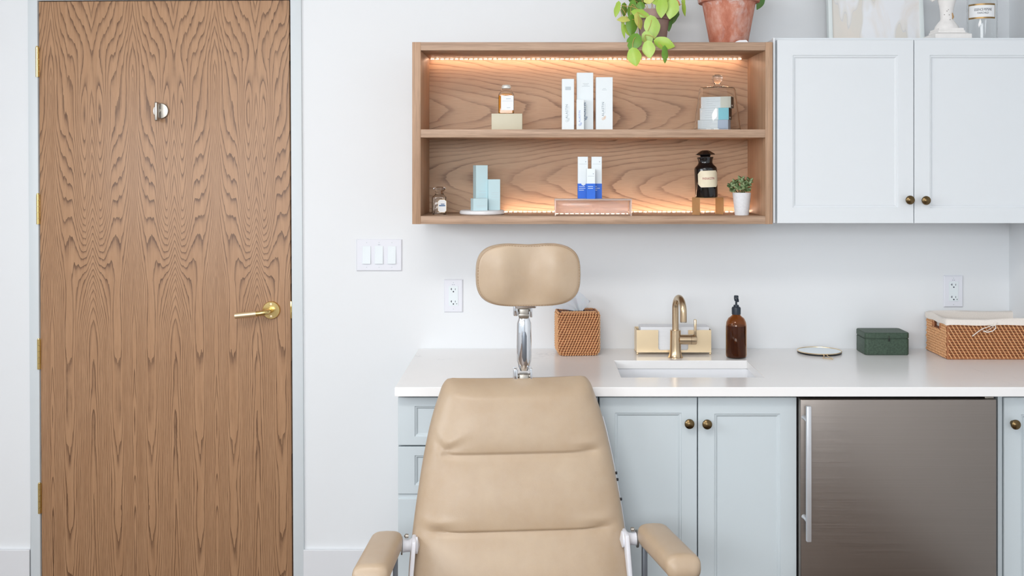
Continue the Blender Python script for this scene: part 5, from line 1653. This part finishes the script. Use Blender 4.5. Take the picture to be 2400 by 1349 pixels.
# faucet
fy_ = -.176; fx = PX(1583, fy_)
fa = thing('faucet', 'champagne bronze single-lever gooseneck faucet behind the sink', 'faucet', (fx, fy_, CZ))
def fh(py): return PZ(py, fy_)-CZ
bm = NB()
c1 = PS(1, fy_)
lathe(bm, [(0, 0), (17.5*c1, 0), (17.5*c1, .002), (16*c1, .005), (14.2*c1, .013), (13*c1, .024), (12.6*c1, .05), (12.3*c1, fh(773)), (0, fh(773))], fx, fy_, CZ, 36)
body = obj('body', bm, M_brassf, fa)
bm = NB()
r = 7.6*c1; pts = []
zt0 = CZ+fh(773)
pts.append(Vector((fx+.0, fy_, zt0-.002)))
zbend = CZ+fh(722)
# gooseneck arcs forward (-y) and slightly right
ax_ = Vector((.13, -.99, 0)).normalized(); Rr = .050
pts.append(Vector((fx, fy_, zbend)))
for k in range(1, 17):
    a = PI*k/16*1.0
    pts.append(Vector((fx, fy_, zbend))+ax_*(Rr*(1-math.cos(a)))+Vector((0, 0, Rr*math.sin(a)*.80)))
pts.append(pts[-1]+Vector((0, 0, -.030)))
tube(bm, pts, r, 22)
obj('spout', bm, M_brassf, fa)
bm = NB(); lathe(bm, [(r*.7, 0), (r*.98, 0), (r*.98, .003), (r*.7, .003)], pts[-1].x, pts[-1].y, pts[-1].z-.003, 22, close=True); obj('aerator', bm, M_nickel, fa)
bm = NB(); zl = CZ+fh(795)
lathe(bm, [(0, 0), (11.5*c1, 0), (11.5*c1, 27*c1), (0, 27*c1)], fx+9*c1, fy_-.0, zl, 28, axis='X'); obj('valve_barrel', bm, M_brassf, fa)
bm = NB(); lathe(bm, [(0, 36.6*c1), (11.8*c1, 36.6*c1), (11.8*c1, 47.5*c1), (10.5*c1, 49.5*c1), (0, 49.5*c1)], fx, fy_, zl, 28, axis='X')
lever = obj('lever_hub', bm, M_brassf, fa)
bm = NB(); box(bm, fx+43.5*c1, fx+49*c1, fy_-.008, fy_+.008, zl+5*c1, CZ+fh(748), .0015, 2); obj('lever', bm, M_brassf, lever)
# amber soap bottle
sy_ = -.176; sx_ = PX(1725.5, sy_)
sb_ = thing('soap_bottle', 'amber glass soap bottle with black pump right of the faucet', 'bottle', (sx_, sy_, CZ))
def sh_(py): return PZ(py, sy_)-CZ
q = PS(1, sy_)
prof = [(20*q, 0), (23.5*q, .004), (24.3*q, .010), (24.3*q, sh_(764)), (23*q, sh_(754)), (18.5*q, sh_(745)), (12*q, sh_(740)), (9.5*q, sh_(737)), (9.5*q, sh_(732))]
inn = [(max(0, r-.002), h+(.002 if i == 0 else 0)) for i, (r, h) in enumerate(prof)]
bm = NB(); lathe(bm, [(0, 0)]+prof+list(reversed(inn))+[(0, .002)], sx_, sy_, CZ, 40); obj('glass', bm, M_amber, sb_)
bm = NB(); lathe(bm, [(0, .0025), (19*q, .0025), (22.9*q-.001, .008), (24.3*q-.0026, .012), (24.3*q-.0026, sh_(762)), (0, sh_(762))], sx_, sy_, CZ, 32); obj('soap', bm, M_ambsoap, sb_)
bm = NB(); lathe(bm, [(0, sh_(736)), (10.4*q, sh_(736)), (10.6*q, sh_(722)), (9.5*q, sh_(719)), (6.5*q, sh_(718)), (6*q, sh_(714)), (0, sh_(714))], sx_, sy_, CZ, 24); pc = obj('pump_collar', bm, M_pump, sb_)
bm = NB(); lathe(bm, [(0, sh_(715)), (2.6*q, sh_(715)), (2.2*q, sh_(704)), (0, sh_(704))], sx_, sy_, CZ, 16)
lathe(bm, [(0, sh_(705)), (4.0*q, sh_(705)), (5.2*q, sh_(700)), (5.4*q, sh_(694)), (4.5*q, sh_(692)), (0, sh_(691.5))], sx_, sy_, CZ, 20)
zz_ = CZ+sh_(698)
tube(bm, [(sx_, sy_, zz_), (sx_-.001, sy_-.020, zz_+.001), (sx_-.002, sy_-.036, zz_-.001), (sx_-.002, sy_-.042, zz_-.006)], [.0052, .0046, .004, .0034], 12)
obj('pump_head', bm, M_pump, pc)
# round hand mirror
my_ = -.085; mxc = PX(1919.5, -.08)
mr_ = thing('hand_mirror', 'round hand mirror with thin brass rim lying on the counter', 'mirror', (mxc, my_, CZ))
mrad = PS(51, -.085)
bm = NB(); lathe(bm, [(0, 0), (mrad-.002, 0), (mrad, .002), (mrad, .005), (0, .005)], mxc, my_, CZ+.001, 56); obj('backing', bm, M_black, mr_)
bm = NB(); lathe(bm, [(mrad+.0002, .005), (mrad+.0008, .0065), (mrad-.0003, .008), (mrad-.002, .0075), (mrad-.002, .005)], mxc, my_, CZ+.001, 56, close=True); obj('rim', bm, M_brasss, mr_)
bm = NB(); lathe(bm, [(0, .0051), (mrad-.0021, .0051), (mrad-.0021, .0065), (0, .0065)], mxc, my_, CZ+.001, 56); obj('glass', bm, M_mirror, mr_)
bm = NB(); zt2 = CZ+.0022
yr = my_-mrad
tube(bm, [(mxc-.006, yr-.0, CZ+.005), (mxc-.004, yr-.006, zt2+.001), (mxc-.018, yr-.036, zt2), (mxc-.016, yr-.040, zt2), (mxc+.006, yr-.058, zt2), (mxc+.010, yr-.057, zt2), (mxc+.012, yr-.05, zt2), (mxc+.006, yr-.006, zt2+.001), (mxc+.006, yr, CZ+.005)], .0014, 8)
obj('hanging_loop', bm, M_brasss, mr_)
mr_.location = (mxc, my_, CZ)
# green box
gy0, gy1 = -.135, -.025
gx0_, gx1_ = PX(2028, gy0), PX(2132, gy0)
gz1 = PZ(779.5, gy0)
gb_ = thing('trinket_box', 'dark green textured box with rounded corners between mirror and basket', 'box', ((gx0_+gx1_)/2, (gy0+gy1)/2, CZ))
zl_ = CZ+(gz1-CZ)*.74
bm = NB(); prism_z(bm, rrect(gx0_, gx1_, gy0, gy1, .012, 6), CZ+.0005, zl_-.0006, .002, 2); obj('body', bm, M_green, gb_)
bm = NB(); prism_z(bm, rrect(gx0_-.0004, gx1_+.0004, gy0-.0004, gy1+.0004, .012, 6), zl_, gz1, .002, 3); ld = obj('lid', bm, M_green, gb_)
bm = NB(); xq = PX(2083.5, gy0); box(bm, xq-.0035, xq+.0035, gy0-.0016, gy0-.0002, gz1-.030, gz1-.010, .0006); obj('closure_tab', bm, M_greend, ld)
bm = NB(); box(bm, xq-.0010, xq+.0012, gy0-.0042, gy0-.0014, gz1-.028, gz1-.018, .0006); obj('clasp', bm, M_black, ld)
# rattan basket with liner
ky0, ky1 = -.215, -.02
kx0 = PX(2220, ky0); kx1 = kx0+.34; kx0b = kx0-.0
kz0, kz1 = CZ+.001, PZ(752, ky0)
kb = thing('rattan_basket', 'rectangular rattan basket with cream linen liner at the right end of the counter', 'basket', ((kx0+kx1)/2, (ky0+ky1)/2, CZ))
def shear(x, y):     # basket left side runs towards the wall, splayed a little
    return x-(y-ky0)*.0
bm = NB(); tq = .006
hy0, hy1, hz0_, hz1_ = -.150, -.095, PZ(764, -.12), PZ(750, -.12)
box(bm, kx0+.003, kx1-.003, ky0+.003, ky0+.003+tq, kz0, kz1); box(bm, kx0+.003, kx1-.003, ky1-.003-tq, ky1-.003, kz0, kz1)
box(bm, kx1-.003-tq, kx1-.003, ky0+.009, ky1-.009, kz0, kz1); box(bm, kx0+.009, kx1-.009, ky0+.009, ky1-.009, kz0, kz0+.004)
kl = kx0+.003
box(bm, kl, kl+tq, ky0+.009, ky1-.009, kz0, hz0_); box(bm, kl, kl+tq, ky0+.009, hy0, hz0_, kz1); box(bm, kl, kl+tq, hy1, ky1-.009, hz0_, kz1)
box(bm, kl, kl+tq, hy0, hy1, kz1-.004, kz1)
obj('core', bm, M_rattan_d, kb, smooth=False)
bmc, bml = NB(), NB()
Hk = kz1-kz0-.003
weave_face(bmc, bml, (kx0+.004, ky0+.0035, kz0+.0015), (1, 0, 0), (0, 0, 1), (0, -1, 0), kx1-kx0-.008, Hk, 14, 25, .40)
rowsL = 14
hzr = Hk/rowsL
nlow = int((hz0_-kz0)/hzr)
weave_face(bmc, bml, (kx0+.0035, ky1-.006, kz0+.0015), (0, -1, 0), (0, 0, 1), (-1, 0, 0), ky1-ky0-.012, nlow*hzr, nlow, 15, .40)
weave_face(bmc, bml, (kx0+.0035, hy0-.001, kz0+.0015+nlow*hzr), (0, -1, 0), (0, 0, 1), (-1, 0, 0), hy0-ky0-.008, (rowsL-nlow)*hzr, rowsL-nlow, 5, .40)
weave_face(bmc, bml, (kx0+.0035, ky1-.006, kz0+.0015+nlow*hzr), (0, -1, 0), (0, 0, 1), (-1, 0, 0), ky1-hy1-.008, (rowsL-nlow)*hzr, rowsL-nlow, 6, .40)
tag(obj('reeds', bmc, M_rattan_m, kb), kind='stuff'); tag(obj('wraps', bml, M_rattan_l, kb), kind='stuff')
bm = NB()
for x in (kx0+.004, kx1-.004): tube(bm, [(x, ky0+.004, kz0), (x, ky0+.004, kz1)], .004, 8)
tube(bm, [(kx0+.003, ky0+.003, kz0+.002), (kx1-.003, ky0+.003, kz0+.002)], .003, 8); tube(bm, [(kx0+.003, ky0+.003, kz0+.002), (kx0+.003, ky1-.003, kz0+.002)], .003, 8)
for y in (hy0-.006, hy1+.006): tube(bm, [(kx0+.002, y, hz0_-.004), (kx0+.002, y, kz1)], .006, 8)
obj('edge_cane', bm, M_rattan_m, kb)
# linen liner: folded over the rim with a soft, sagging hem
bm = NB()
lo = rrect(kx0-.005, kx1+.005, ky0-.005, ky1+.005, .012, 5)
li = rrect(kx0+.011, kx1-.011, ky0+.011, ky1-.011, .008, 5)
def densify(l, n=6):
    out = []
    for k in range(len(l)):
        a, b = l[k], l[(k+1) % len(l)]
        m_ = n if math.dist(a, b) > .02 else 1
        for q_ in range(m_): out.append((a[0]+(b[0]-a[0])*q_/m_, a[1]+(b[1]-a[1])*q_/m_))
    return out
lo, li = densify(lo, 14), densify(li, 14)
zr1 = kz1+.008
rn3 = random.Random(2)
def hem(x, y, k): return kz1-.013+.0012*math.sin(k*.9)
cz_ = [(lambda k: (lo[k][0], lo[k][1], hem(*lo[k], k))), (lambda k: (lo[k][0], lo[k][1], zr1-.004+.001*math.sin(k*.6))),
       (lambda k: ((lo[k][0]*.6+li[k][0]*.4), (lo[k][1]*.6+li[k][1]*.4), zr1+.0015*math.sin(k*.5))), (lambda k: (li[k][0], li[k][1], zr1-.004)),
       (lambda k: (li[k][0]+.0015*math.sin(k*1.7), li[k][1]+.0015*math.cos(k*2.1), kz0+.02))]
nk = len(lo)
rr_ = [[bm.verts.new(f(k)) for k in range(nk)] for f in cz_]
for A, B in zip(rr_[:-1], rr_[1:]):
    for k in range(nk): bm.faces.new((A[k], A[(k+1) % nk], B[(k+1) % nk], B[k]))
bm.faces.new(rr_[-1])
bmesh.ops.recalc_face_normals(bm, faces=bm.faces)
obj('linen_liner', bm, M_linen, kb, angle=60)
# bow tie
bm = NB(); yb4 = ky0-.0065
def BP(px, py, dy=0): return Vector((PX(px, yb4), yb4+dy, PZ(py, yb4)))
tube(bm, [BP(2338, 755), BP(2331, 762), BP(2320, 764, -.002), BP(2306, 768, -.003), BP(2300, 773, -.003), BP(2304, 777, -.003), BP(2315, 773, -.003), BP(2326, 766, -.002), BP(2331, 759)], .0016, 8, flat=.6)
tube(bm, [BP(2331, 760, -.001), BP(2318, 764, -.004), BP(2300, 770, -.004), BP(2289, 778, -.004), BP(2278, 787, -.003)], [.0018, .0020, .0020, .0022, .0026], 8, flat=.6)
tube(bm, [BP(2331, 760, -.001), BP(2333, 768, -.004), BP(2325, 775, -.004), BP(2312, 778, -.004), BP(2304, 774, -.004)], .0016, 8, flat=.6)
lathe(bm, [(0, 0), (.004, .001), (.004, .004), (0, .005)], PX(2332, yb4), yb4+.002, PZ(759, yb4), 10, axis='Y')
obj('linen_bow', bm, M_linen, kb)

for o in list(COL.objects):
    if o.name.split('.')[0] in ('print', 'white_print', 'worn_spots', 'stitching', 'logo'): o['kind'] = 'stuff'
